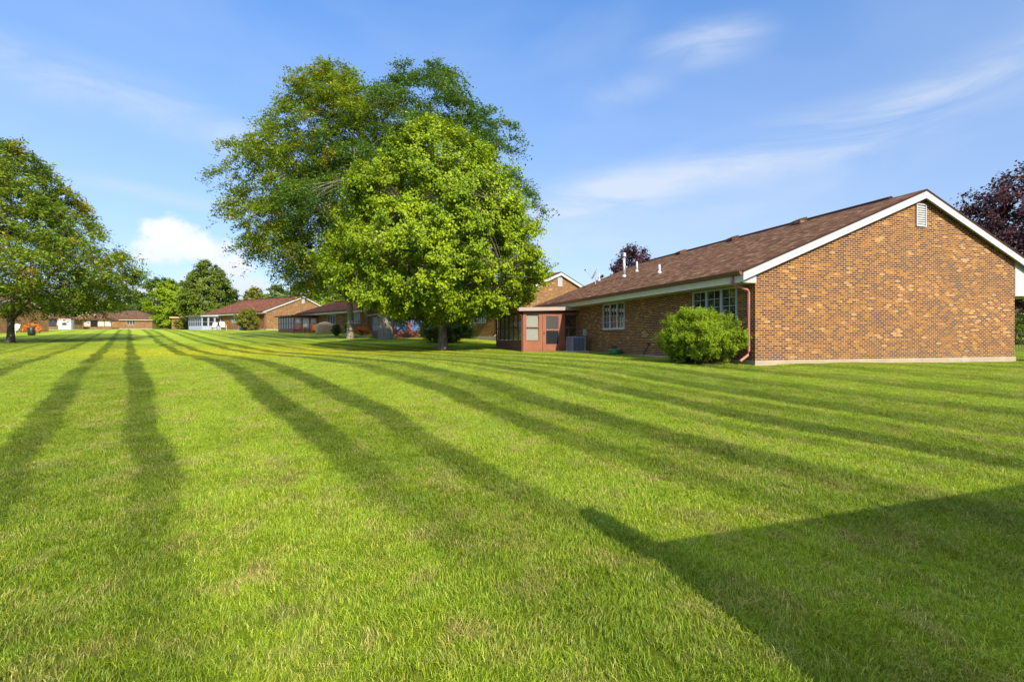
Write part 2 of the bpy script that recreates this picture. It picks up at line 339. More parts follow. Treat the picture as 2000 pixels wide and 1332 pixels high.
# mowing stripes: wheel tracks of pressed grass that follow the mower's path over the lawn
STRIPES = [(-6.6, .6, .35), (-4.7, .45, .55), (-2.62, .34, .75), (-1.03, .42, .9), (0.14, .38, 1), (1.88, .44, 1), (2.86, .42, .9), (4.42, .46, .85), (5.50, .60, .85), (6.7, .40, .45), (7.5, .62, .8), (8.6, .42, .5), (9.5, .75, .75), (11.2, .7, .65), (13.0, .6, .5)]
def grass_color(t, blade):
    g = t.N('ShaderNodeNewGeometry').outputs['Position']
    s = t.N('ShaderNodeSeparateXYZ'); t.L(g, s.inputs[0]); x, y = s.outputs[0], s.outputs[1]
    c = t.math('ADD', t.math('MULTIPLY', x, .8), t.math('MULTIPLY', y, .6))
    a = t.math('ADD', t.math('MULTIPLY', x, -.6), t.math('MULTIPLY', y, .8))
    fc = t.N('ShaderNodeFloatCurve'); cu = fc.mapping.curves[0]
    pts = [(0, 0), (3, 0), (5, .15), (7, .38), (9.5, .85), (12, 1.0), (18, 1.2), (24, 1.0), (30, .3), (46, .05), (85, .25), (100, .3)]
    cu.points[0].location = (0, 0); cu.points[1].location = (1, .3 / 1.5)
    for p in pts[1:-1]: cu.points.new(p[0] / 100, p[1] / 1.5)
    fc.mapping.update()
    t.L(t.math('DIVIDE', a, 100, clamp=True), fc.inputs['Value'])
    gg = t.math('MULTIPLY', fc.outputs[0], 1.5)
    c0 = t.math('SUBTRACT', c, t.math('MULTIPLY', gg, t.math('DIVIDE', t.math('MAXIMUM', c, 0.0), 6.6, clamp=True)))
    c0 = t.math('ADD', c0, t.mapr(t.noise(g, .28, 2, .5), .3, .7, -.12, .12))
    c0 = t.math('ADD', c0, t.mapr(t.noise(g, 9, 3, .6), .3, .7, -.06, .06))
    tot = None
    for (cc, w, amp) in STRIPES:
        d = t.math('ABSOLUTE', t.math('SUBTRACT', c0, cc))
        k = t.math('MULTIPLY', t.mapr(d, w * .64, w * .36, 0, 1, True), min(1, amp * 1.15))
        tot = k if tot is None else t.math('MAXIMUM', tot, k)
    # farther lanes at a regular pitch
    # wide alternating lanes of lighter / darker lay
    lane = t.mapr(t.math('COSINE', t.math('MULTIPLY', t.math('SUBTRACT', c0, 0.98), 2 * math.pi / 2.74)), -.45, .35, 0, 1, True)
    n1 = t.noise(g, .8, 5, .7, .4); n2 = t.noise(g, 2.6, 5, .7); n3 = t.noise(g, 14, 4, .7)
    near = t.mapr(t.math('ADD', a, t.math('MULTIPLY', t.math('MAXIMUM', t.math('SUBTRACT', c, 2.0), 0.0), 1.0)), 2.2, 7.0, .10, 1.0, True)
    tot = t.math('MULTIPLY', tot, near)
    col = t.mix(lane, (.168, .248, .007), (.278, .385, .015))
    col = t.mix(t.mapr(n1, .38, .66, 0, .6), col, (.34, .405, .018))
    dn = t.math('MULTIPLY', t.mapr(n2, .48, .66, 0, 1), t.mapr(n1, .38, .56, .3, 1))
    col = t.mix(t.math('MULTIPLY', dn, .68), col, (.44, .33, .10))              # dry straw patches
    col = t.mix(t.mapr(t.noise(g, 1.3, 4, .6), .56, .74, 0, .5), col, (.125, .225, .014))  # lusher patches
    col = t.mix(t.mapr(n3, .3, .7, .0, .35), col, (.145, .235, .012))
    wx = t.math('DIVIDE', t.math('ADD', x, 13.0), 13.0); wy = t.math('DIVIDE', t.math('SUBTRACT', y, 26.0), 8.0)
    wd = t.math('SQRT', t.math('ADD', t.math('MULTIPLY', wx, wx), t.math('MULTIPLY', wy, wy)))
    col = t.mix(t.math('MULTIPLY', t.mapr(wd, 1.15, .25, 0, 1, True), t.mapr(n1, .3, .7, .45, 1.0)), col, (.46, .46, .015))   # yellow sunlit strip in front of the trees, painted into the turf colour
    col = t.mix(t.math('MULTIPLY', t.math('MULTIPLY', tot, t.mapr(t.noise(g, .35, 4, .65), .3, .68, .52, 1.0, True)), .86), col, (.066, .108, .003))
    return col, g
def m_ground():
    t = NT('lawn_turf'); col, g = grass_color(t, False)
    y = t.N('ShaderNodeSeparateXYZ'); t.L(g, y.inputs[0])
    # under the modelled blades near the viewer the sheet is thatch and soil; farther off it is the turf itself
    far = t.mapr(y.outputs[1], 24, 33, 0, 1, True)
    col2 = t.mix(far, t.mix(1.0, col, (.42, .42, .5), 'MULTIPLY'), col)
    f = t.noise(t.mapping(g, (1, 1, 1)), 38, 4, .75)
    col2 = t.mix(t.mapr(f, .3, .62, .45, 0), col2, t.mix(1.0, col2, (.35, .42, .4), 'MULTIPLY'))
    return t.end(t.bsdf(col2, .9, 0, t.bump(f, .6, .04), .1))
def m_blade():
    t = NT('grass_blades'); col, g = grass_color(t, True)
    geo = t.N('ShaderNodeNewGeometry'); rnd = geo.outputs['Random Per Island']
    col = t.mix(1.0, col, t.ramp(rnd, [(0, (.42, .50, .5)), (.3, (.80, .88, .8)), (.6, (1.12, 1.12, 1.3)), (.86, (1.35, 1.3, 2.2)), (.90, (1.6, 1.25, 3.0)), (1, (1.9, 1.5, 5.0))]), 'MULTIPLY')
    d = t.bsdf(col, .5, 0, None, .35)
    tr = t.N('ShaderNodeBsdfTranslucent'); t.L(t.mix(1.0, col, (1.2, 1.25, .6), 'MULTIPLY'), tr.inputs[0])
    mx = t.N('ShaderNodeMixShader'); mx.inputs[0].default_value = .35; t.L(d, mx.inputs[1]); t.L(tr.outputs[0], mx.inputs[2])
    return t.end(mx.outputs[0])

M = dict(
    brick=m_brick(), shingle=m_shingle('shingle', (.96, 1.02, .96)), shingle_red=m_shingle('red_shingle', (1.2, .95, .90)),
    white=m_paint('white_trim', (.43, .43, .435), .45, .06), cream=m_paint('cream_soffit', (.62, .58, .44), .6, .08),
    brown=m_paint('brown_gutter', (.155, .058, .045), .4, .15), rose=m_paint('rose_downspout', (.36, .15, .12), .4, .12),
    siding=m_siding('white_siding', (.44, .45, .455)), found=m_paint('foundation', (.34, .28, .19), .9, .18, scale=2),
    glass=m_glass_dark(), clear=m_glass_clear('porch_glass', .04, (.96, .97, .95)), screen=m_glass_clear('porch_screen', .55, (.6, .62, .6), .25),
    red=m_paint('red_porch_panel', (.245, .078, .034), .55, .22, scale=2.2), darkred=m_siding('dark_red_board', (.17, .055, .042), .3),
    darkframe=m_paint('dark_porch_frame', (.085, .030, .026), .5, .15), pinkwhite=m_paint('pale_fascia', (.31, .24, .20), .5, .1),
    metal=m_paint('galvanised', (.52, .54, .57), .35, .15, .6), greymetal=m_paint('grey_metal', (.32, .34, .38), .5, .12, .2),
    darkmetal=m_paint('dark_metal', (.03, .03, .035), .5, .1), blind=m_siding('white_blind', (.42, .42, .38), .05),
    bark=m_bark('grey_bark', (.10, .078, .055), (.27, .22, .16)), bark2=m_bark('pale_bark', (.13, .11, .085), (.36, .32, .25)), darkbark=m_bark('dark_bark', (.05, .04, .032), (.16, .125, .09)),
    green=m_paint('green_hose', (.02, .20, .10), .45, .1), tan=m_paint('tan_cover', (.46, .31, .19), .8, .15), orange=m_paint('orange_plastic', (.75, .24, .02), .5, .1),
    redwood=m_paint('redwood', (.30, .07, .045), .6, .15), white2=m_paint('white_resin', (.48, .48, .45), .5, .06), black=m_paint('black_iron', (.015, .015, .016), .45, .05),
    blue=m_paint('navy_cover', (.012, .018, .07), .6, .1), tanroof=m_paint('tan_roof', (.5, .36, .2), .7, .1), sash=m_paint('blue_white_frame', (.34, .39, .48), .45, .05),
    terra=m_paint('terracotta', (.42, .15, .07), .8, .15), lav=m_paint('grey_lavender_ac', (.20, .21, .27), .5, .1, .2), conc=m_paint('concrete', (.48, .45, .40), .9, .15))
M['l_maple'] = m_leaf('maple_leaf', (.060, .140, .004), (.35, .45, .010), (.46, .48, .015), .27, .6)
M['l_loc'] = m_leaf('locust_leaf', (.045, .108, .024), (.27, .35, .014), (.60, .38, .03), .35, .35, (.57, .70))
M['l_loc2'] = m_leaf('locust_leaf_blue', (.030, .085, .034), (.14, .24, .024), (.34, .34, .03), .33, .3, (.62, .74))
M['l_dark'] = m_leaf('dark_leaf', (.028, .060, .016), (.075, .125, .022), None, .25, .3)
M['l_mid'] = m_leaf('mid_leaf', (.06, .105, .014), (.18, .24, .022), None, .3, .4)
M['l_bright'] = m_leaf('bright_leaf', (.12, .20, .008), (.30, .40, .012), None, .38, .4)
M['l_olive'] = m_leaf('olive_leaf', (.09, .12, .014), (.28, .28, .03), None, .3, .35)
M['l_purple'] = m_leaf('purple_leaf', (.030, .012, .020), (.110, .045, .055), (.17, .085, .07), .2, .6)
M['l_bush'] = m_leaf('bush_leaf', (.12, .21, .008), (.32, .43, .015), (.40, .45, .02), .40, 1.6)
M['l_bushd'] = m_leaf('yew_leaf', (.045, .10, .018), (.11, .19, .030), None, .28, 1.2)
M['l_flower'] = m_leaf('orange_flower', (.60, .14, .02), (.75, .30, .03), (.2, .25, .03), .2, 2.0)
M['darkshingle'] = m_paint('dark_ridge', (.035, .022, .020), .9, .2, spec=.1)
M['tanreflect'] = m_siding('tan_reflection', (.75, .58, .40), .07); M['bluepane'] = m_paint('blue_film', (.13, .20, .42), .15, .5, scale=1.2)  # the tan stands in for brick reflections in the side panes
M['ground'] = m_ground(); M['blade'] = m_blade()

# ------------------------------------------------------------------ ground
def lawn():
    ys = np.concatenate([np.arange(-50, 0, 5), np.arange(0, 30, .5), np.arange(30, 60, 1), np.arange(60, 130, 3), np.arange(130, 300, 10), np.arange(300, 901, 60)])
    xs = np.concatenate([np.arange(-700, -120, 40), np.arange(-120, -40, 4), np.arange(-40, 40, 1.0), np.arange(40, 120, 4), np.arange(120, 701, 40)])
    X, Y = np.meshgrid(xs, ys); Z = terr(X, Y); nx, ny = len(xs), len(ys)
    v = np.stack([X, Y, Z], -1).reshape(-1, 3)
    i = np.arange(nx - 1)[None, :] + nx * np.arange(ny - 1)[:, None]
    f = np.stack([i, i + 1, i + nx + 1, i + nx], -1).reshape(-1, 4)
    me = bpy.data.meshes.new('ground'); me.from_pydata(v.tolist(), [], f.tolist())
    me.polygons.foreach_set('use_smooth', [True] * len(me.polygons))
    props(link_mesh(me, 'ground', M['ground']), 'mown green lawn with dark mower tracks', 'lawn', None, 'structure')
lawn()

TH_A = R(17.9); CA = Vector((7.315, 15.4))
def inside_house(x, y):
    dx, dy = x - CA.x, y - CA.y
    u = dx * math.cos(TH_A) + dy * math.sin(TH_A); v = -dx * math.sin(TH_A) + dy * math.cos(TH_A)
    return (u > -.12 and -.12 < v < 17.6 and u < 12.2) or (u > -3.2 and 12.3 < v < 17.6 and u < 1)
def grass():
    rng = np.random.default_rng(5)
    def patch(name, size, n, hgt, wid, seed):
        r = np.random.default_rng(seed)
        px = r.uniform(-size * .56, size * .56, n); py = r.uniform(-size * .56, size * .56, n)
        # blades gather in small tufts
        k = n // 9; tx, ty = r.uniform(-size * .56, size * .56, k), r.uniform(-size * .56, size * .56, k)
        tid = r.integers(0, k, n); m = r.random(n) < .5
        px[m] = tx[tid[m]] + r.normal(0, .012, m.sum()); py[m] = ty[tid[m]] + r.normal(0, .012, m.sum())
        ang = r.uniform(0, 2 * np.pi, n); h = hgt * r.uniform(.55, 1.25, n); w = wid * r.uniform(.6, 1.3, n)
        lx, ly = np.cos(ang), np.sin(ang); lean = h * r.uniform(.15, 1.35, n); la = r.uniform(0, 2 * np.pi, n)
        # shared lay that swirls over the patch
        sw = np.sin(px * 5 + seed) * 1.3 + np.cos(py * 4.2 + seed) * 1.2; la = np.where(r.random(n) < .3, sw, la)
        ex, ey = np.cos(la) * lean, np.sin(la) * lean
        V = np.zeros((n, 5, 3))
        V[:, 0] = np.stack([px - lx * w / 2, py - ly * w / 2, np.full(n, -.008)], -1)
        V[:, 1] = np.stack([px + lx * w / 2, py + ly * w / 2, np.full(n, -.008)], -1)
        V[:, 2] = np.stack([px + lx * w * .42 + ex * .35, py + ly * w * .42 + ey * .35, h * .6], -1)
        V[:, 3] = np.stack([px - lx * w * .42 + ex * .35, py - ly * w * .42 + ey * .35, h * .6], -1)
        V[:, 4] = np.stack([px + ex, py + ey, h * (.98 - .25 * lean / h)], -1)
        me = bpy.data.meshes.new(name); b = np.arange(n) * 5
        me.vertices.add(n * 5); me.vertices.foreach_set('co', V.reshape(-1))
        loops = np.stack([b, b + 1, b + 2, b + 3, b + 3, b + 2, b + 4], -1).reshape(-1)
        me.loops.add(len(loops)); me.loops.foreach_set('vertex_index', loops.astype(np.int32))
        st = np.stack([np.arange(n) * 7, np.arange(n) * 7 + 4], -1).reshape(-1); tot = np.tile([4, 3], n)
        me.polygons.add(2 * n); me.polygons.foreach_set('loop_start', st.astype(np.int32)); me.polygons.foreach_set('loop_total', tot.astype(np.int32))
        me.update(); me.validate()
        o = link_mesh(me, 'grass_tuft', M['blade']); o.hide_render = True; o.hide_viewport = False; o.location = (0, -45, -5)
        return props(o, None, None, None, 'helper')
    protos = [patch('grass_near', .5, 2700, .043, .0038, s) for s in (1, 2, 3)] + [patch('grass_mid', 1.0, 3200, .044, .0085, s) for s in (4, 5)]
    pts = []
    y = .9
    def put(x, y, kind):
        if inside_house(x, y): return
        e = .25; n = Vector((tz(x - e, y) - tz(x + e, y), tz(x, y - e) - tz(x, y + e), 2 * e)).normalized()
        q = n.to_track_quat('Z', 'Y').to_matrix() @ Matrix.Rotation(rng.uniform(0, 6.28), 3, 'Z')
        pts.append(((x, y, tz(x, y)), q.to_euler(), kind))
    for iy in range(0, 28):
        yy = 1.2 + iy * .47
        for ix in range(-45, 46):
            xx = ix * .47
            if abs(xx) < yy * 1.06 + .8: put(xx + rng.uniform(-.06, .06), yy + rng.uniform(-.06, .06), rng.integers(0, 3))
    for iy in range(0, 23):
        yy = 14.3 + iy * .95
        for ix in range(-45, 46):
            xx = ix * .95
            if abs(xx) < yy * 1.05 + 1: put(xx + rng.uniform(-.1, .1), yy + rng.uniform(-.1, .1), 3 + rng.integers(0, 2))
    me = bpy.data.meshes.new('grass'); me.from_pydata([p[0] for p in pts], [], [])
    ra = me.attributes.new('rot', 'FLOAT_VECTOR', 'POINT'); ra.data.foreach_set('vector', [c for p in pts for c in p[1]])
    ka = me.attributes.new('pick', 'INT', 'POINT'); ka.data.foreach_set('value', [int(p[2]) for p in pts])
    o = link_mesh(me, 'grass', M['blade']); props(o, 'short mown grass blades covering the lawn', 'grass', None, 'stuff')
    ng = bpy.data.node_groups.new('scatter_grass', 'GeometryNodeTree')
    ng.interface.new_socket('Geometry', in_out='INPUT', socket_type='NodeSocketGeometry'); ng.interface.new_socket('Geometry', in_out='OUTPUT', socket_type='NodeSocketGeometry')
    gi = ng.nodes.new('NodeGroupInput'); go = ng.nodes.new('NodeGroupOutput'); jn = ng.nodes.new('GeometryNodeJoinGeometry')
    rn = ng.nodes.new('GeometryNodeInputNamedAttribute'); rn.data_type = 'FLOAT_VECTOR'; rn.inputs[0].default_value = 'rot'
    er = ng.nodes.new('FunctionNodeEulerToRotation'); ng.links.new(rn.outputs['Attribute'], er.inputs[0])
    kn = ng.nodes.new('GeometryNodeInputNamedAttribute'); kn.data_type = 'INT'; kn.inputs[0].default_value = 'pick'
    for i, p in enumerate(protos):
        oi = ng.nodes.new('GeometryNodeObjectInfo'); oi.inputs['Object'].default_value = p; oi.transform_space = 'ORIGINAL'; oi.inputs['As Instance'].default_value = True
        cm = ng.nodes.new('FunctionNodeCompare'); cm.data_type = 'INT'; cm.operation = 'EQUAL'; cm.inputs[3].default_value = i
        ng.links.new(kn.outputs['Attribute'], cm.inputs[2])
        ip = ng.nodes.new('GeometryNodeInstanceOnPoints'); ng.links.new(gi.outputs[0], ip.inputs['Points']); ng.links.new(cm.outputs[0], ip.inputs['Selection'])
        ng.links.new(oi.outputs['Geometry'], ip.inputs['Instance']); ng.links.new(er.outputs[0], ip.inputs['Rotation'])
        ng.links.new(ip.outputs[0], jn.inputs[0])
    ng.links.new(jn.outputs[0], go.inputs[0])
    md = o.modifiers.new('scatter', 'NODES'); md.node_group = ng
grass()

# ------------------------------------------------------------------ houses
def window(root, y0, y1, z0, z1, x=0.0, panels=3, cols=2, rows=4, mx=1, frame='white', glass='glass', name='window'):
    """a window in the long wall x = const facing -x"""
    f = MB(mx); t = .055; d = .03
    f.box((x - d, y0, z0), (x + .05, y0 + t, z1)); f.box((x - d, y1 - t, z0), (x + .05, y1, z1))
    f.box((x - d + .002, y0 + t, z1 - t), (x + .05, y1 - t, z1)); f.box((x - d - .02, y0 - .02, z0 - .045), (x + .05, y1 + .02, z0)); f.box((x - d, y0 + t, z0), (x + .05, y1 - t, z0 + t))
    o = f.build('window', M[frame], root)
    w = (y1 - y0) / panels; mu = MB(mx); g = MB(mx)
    for i in range(panels):
        a = y0 + w * i
        if i: mu.box((x - d + .004, a - .045, z0 + t), (x + .05, a + .045, z1 - t))
        ya, yb = a + (.045 if i else t), a + w - (.045 if i < panels - 1 else t)
        for c in range(1, cols): q = ya + (yb - ya) * c / cols; mu.box((x + .008, q - .009, z0 + t), (x + .028, q + .009, z1 - t))
        for r in range(1, rows): q = z0 + t + (z1 - z0 - 2 * t) * r / rows; mu.box((x + .006, ya, q - .009), (x + .026, yb, q + .009))
    if mu.v: mu.build('sash', M[frame], o)
    g.box((x + .03, y0 + t, z0 + t), (x + .04, y1 - t, z1 - t)); g.build('pane', M[glass], o)
    return o

def long_wall(mb, x, y0, y1, z0, z1, holes, face=-1):
    ys = sorted({y0, y1, *[h[0] for h in holes], *[h[1] for h in holes]}); zs = sorted({z0, z1, *[h[2] for h in holes], *[h[3] for h in holes]})
    for i in range(len(ys) - 1):
        for j in range(len(zs) - 1):
            cy, cz = (ys[i] + ys[i + 1]) / 2, (zs[j] + zs[j + 1]) / 2
            if any(h[0] < cy < h[1] and h[2] < cz < h[3] for h in holes): continue
            p = [(x, ys[i], zs[j]), (x, ys[i + 1], zs[j]), (x, ys[i + 1], zs[j + 1]), (x, ys[i], zs[j + 1])]
            if face < 0: p = p[::-1]
            mb.poly(p, [(q[1], q[2]) for q in p])
    for (a, b, c, d) in holes:      # reveals
        for p in ([(x, a, c), (x + .1, a, c), (x + .1, a, d), (x, a, d)], [(x, b, d), (x + .1, b, d), (x + .1, b, c), (x, b, c)], [(x, a, c), (x, b, c), (x + .1, b, c), (x + .1, a, c)], [(x, a, d), (x + .1, a, d), (x + .1, b, d), (x, b, d)]):
            mb.poly(p, [(q[0] + q[1], q[2]) for q in p])

def house(name, label, loc, rot, length=17.4, half=7.03, right=None, win=((.72, 2.92), (7.56, 9.6)), sun_v=(12.4, 17.4), sun_w=3.08, pitch=.4, ze=2.83, mx=1,
          shingle='shingle', hip=(False, False), win_kw=None, sill=1.22, extra=None, group='brick houses around the lawn', sun_kw=None, vent=True, found_h=.15, down=True, detail=True):
    root = empty(name, label, 'house', loc, rot, group)
    W2 = 2 * half; Wr = right or W2; ov = .6; og = .22; zs = 2.5
    zr = lambda u: ze + pitch * (u + ov) if u <= half else ze + pitch * (2 * half + ov - u)
    und = lambda u: zr(u) - .17
    w = MB(mx)
    holes = [(a, b, sill, 2.47) for a, b in win]
    long_wall(w, 0, 0, length, found_h, und(0), holes)
    # gables (near y=0, far y=length)
    for yy, near, hp in ((0, True, hip[0]), (length, False, hip[1])):
        if hp: prof = [(0, found_h), (Wr, found_h), (Wr, und(0)), (0, und(0))]
        else: prof = [(0, found_h), (Wr, found_h), (Wr, und(Wr)), (half, und(half)), (0, und(0))]
        p = [(u, yy, z) for u, z in prof]; uv = [(u + .07, z) for u, z in prof]
        if not near: p = p[::-1]; uv = uv[::-1]
        w.poly(p, uv)
    p = [(Wr, 0, found_h), (Wr, length, found_h), (Wr, length, und(Wr)), (Wr, 0, und(Wr))]; w.poly(p, [(q[1], q[2]) for q in p])
    w.build('wall', M['brick'], root)
    fo = MB(mx); fo.box((-.03, -.03, -.9), (Wr + .03, length + .03, found_h)); fo.build('foundation', M['found'], root)
    # roof
    r = MB(mx); th = .07
    y0, y1 = -og, length + og
    h0, h1 = (half + ov if hip[0] else 0), (half + ov if hip[1] else 0)
    if hip[0]: y0 = -ov
    if hip[1]: y1 = length + ov
    el, er_ = -ov - .04, W2 + ov + .04
    ez = ze - pitch * .04; pk = zr(half); sl = math.hypot(half + ov, pk - ze)
    for side in (0, 1):
        xe = el if side == 0 else er_
        for dz, flip in ((0, False), (-th, True)):
            q = [(xe, y0, ez + dz), (xe, y1, ez + dz), (half, y1 - h1, pk + dz), (half, y0 + h0, pk + dz)]
            uv = [(y0, 0), (y1, 0), (y1 - h1, sl), (y0 + h0, sl)]
            if (side == 0) != flip: q = q[::-1]; uv = uv[::-1]
            r.poly(q, uv)
        q = [(xe, y0, ez), (xe, y1, ez), (xe, y1, ez - th), (xe, y0, ez - th)]; q = q if side == 0 else q[::-1]; r.poly(q, [(0, 0)] * 4)
    for yy, hh, hp, sgn in ((y0, h0, hip[0], 1), (y1, -h1, hip[1], -1)):
        if hp:
            q = [(el, yy, ez), (half, yy + hh, pk), (er_, yy, ez)]; uv = [(0, 0), (half + ov, sl), (W2 + 2 * ov, 0)]
            q = q[::-1] if sgn > 0 else q; uv = uv[::-1] if sgn > 0 else uv
            r.poly(q, uv)
        else:
            q = [(el, yy, ez - th), (half, yy, pk - th), (er_, yy, ez - th), (er_, yy, ez), (half, yy, pk), (el, yy, ez)]
            r.poly(q if sgn < 0 else q[::-1], [(0, 0)] * 6)
    # ridge cap
    ya, yb = y0 + max(h0, 1.2), y1 - max(h1, .3)
    r.build('roof', M[shingle], root)
    cap = MB(mx); cap.prism([(half - .14, pk - .05), (half - .12, pk + .02), (half, pk + .075), (half + .12, pk + .02), (half + .14, pk - .05)], 'y', ya, yb)
    cap.build('ridge_vent', M['darkshingle'], root)
    # rake boards, eave boxes
    for yy, near, hp in ((0, True, hip[0]), (length, False, hip[1])):
        if hp: continue
        b = MB(mx); ya, yb = (-og + .012, -og + .045) if near else (length + og - .045, length + og - .012)
        dp = .235
        for (ua, ub) in ((el + .02, half), (er_ - .02, half)):
            za, zb = zr(ua) - th - .002, pk - th - .002
            b.prism([(ua, za), (ub, zb), (ub, zb - dp), (ua, za - dp)], 'y', ya, yb)
        b.build('rake_board', M['white'], root)
        so = MB(mx)
        for (ua, ub) in ((el + .05, half), (er_ - .05, half)):
            za, zb = zr(ua) - th - .10, pk - th - .10
            ys_ = (yb + .002, -.003) if near else (length + .003, ya - .002)
            so.prism([(ua, za), (ub, zb), (ub, zb - .02), (ua, za - .02)], 'y', *ys_)
        for s_, (ua, ub) in enumerate(((el + .05, 0.0), (Wr if right else W2, er_ - .05))):    # boxed eave ends
            zz = 2.47
            if s_ == 0: pol = [(ua, zz), (ub - .004, zz), (ub - .004, zr(ub) - th - .12), (ua, zr(ua) - th - .12)]
            else: pol = [(ua + .004, zz - (.08 if right else 0)), (ub, zz), (ub, zr(ub) - th - .12), (ua + .004, zr(ua) - th - .12)]
            ya2, yb2 = (-.05, .03) if near else (length - .03, length + .05)
            if s_ == 1 and right: ya2, yb2 = (-.02, 2.0) if near else (length - .5, length + .02)
            so.prism(pol, 'y', ya2, yb2)
        so.build('eave_box', M['siding'], root)
    sf = MB(mx); sf.box((el + .03, -.05 if not hip[0] else -ov, 2.47), (-.002, length + (.05 if not hip[1] else ov), 2.50))
    sf.box((el + .03, y0 + .05, 2.50), (el + .055, y1 - .05, ze - .10)); sf.build('soffit', M['cream'], root)
    sf = MB(mx); sf.box((W2 + .002 if not right else Wr + .002, .05, 2.44), (er_ - .03, length, 2.47)); sf.build('soffit', M['cream'], root)
    for xe, s_ in ((el, -1), (er_, 1)):
        gu = MB(mx)
        pol = [(xe, ze - .16), (xe + s_ * .09, ze - .14), (xe + s_ * .13, ze - .045), (xe + s_ * .10, ze - .045), (xe, ze - .05)]
        gu.prism(pol if s_ > 0 else pol[::-1], 'y', y0 + .03, y1 - .03)
        gu.build('gutter', M['brown'], root)
    for a, b in win: window(root, a + .02, b - .02, sill + .045, 2.45, .0, mx=mx, **(win_kw or {}))
    if vent and not hip[0]:
        v = MB(mx); zt = pk - .46; c = half
        v.box((c - .24, -.05, zt - .78), (c - .20, -.003, zt)); v.box((c + .20, -.05, zt - .78), (c + .24, -.003, zt)); v.box((c - .2, -.049, zt - .04), (c + .2, -.003, zt)); v.box((c - .2, -.049, zt - .78), (c + .2, -.003, zt - .74))
        for k in range(9):
            z = zt - .1 - k * .078
            v.prism([(-.042, z - .035), (-.036, z - .045), (-.006, z + .005), (-.012, z + .015)], 'x', c - .2, c + .2)
        v.box((c - .2, -.006, zt - .74), (c + .2, -.003, zt - .04))
        v.build('gable_vent', M['white'], root)
    if down:
        d = MB(mx); x = -.055
        d.tube([(-.66, .22, 2.66), (-.66, .22, 2.50), (-.60, .22, 2.42), (-.10, .20, 2.28), (x, .20, 2.2), (x, .20, .42), (-.09, .20, .30), (-.40, .18, .12)], .042, 8)
        d.build('downspout', M['rose'], root)
    if sun_v: sunroom(root, sun_v[0], sun_v[1], sun_w, mx, **(sun_kw or {}))
    return root

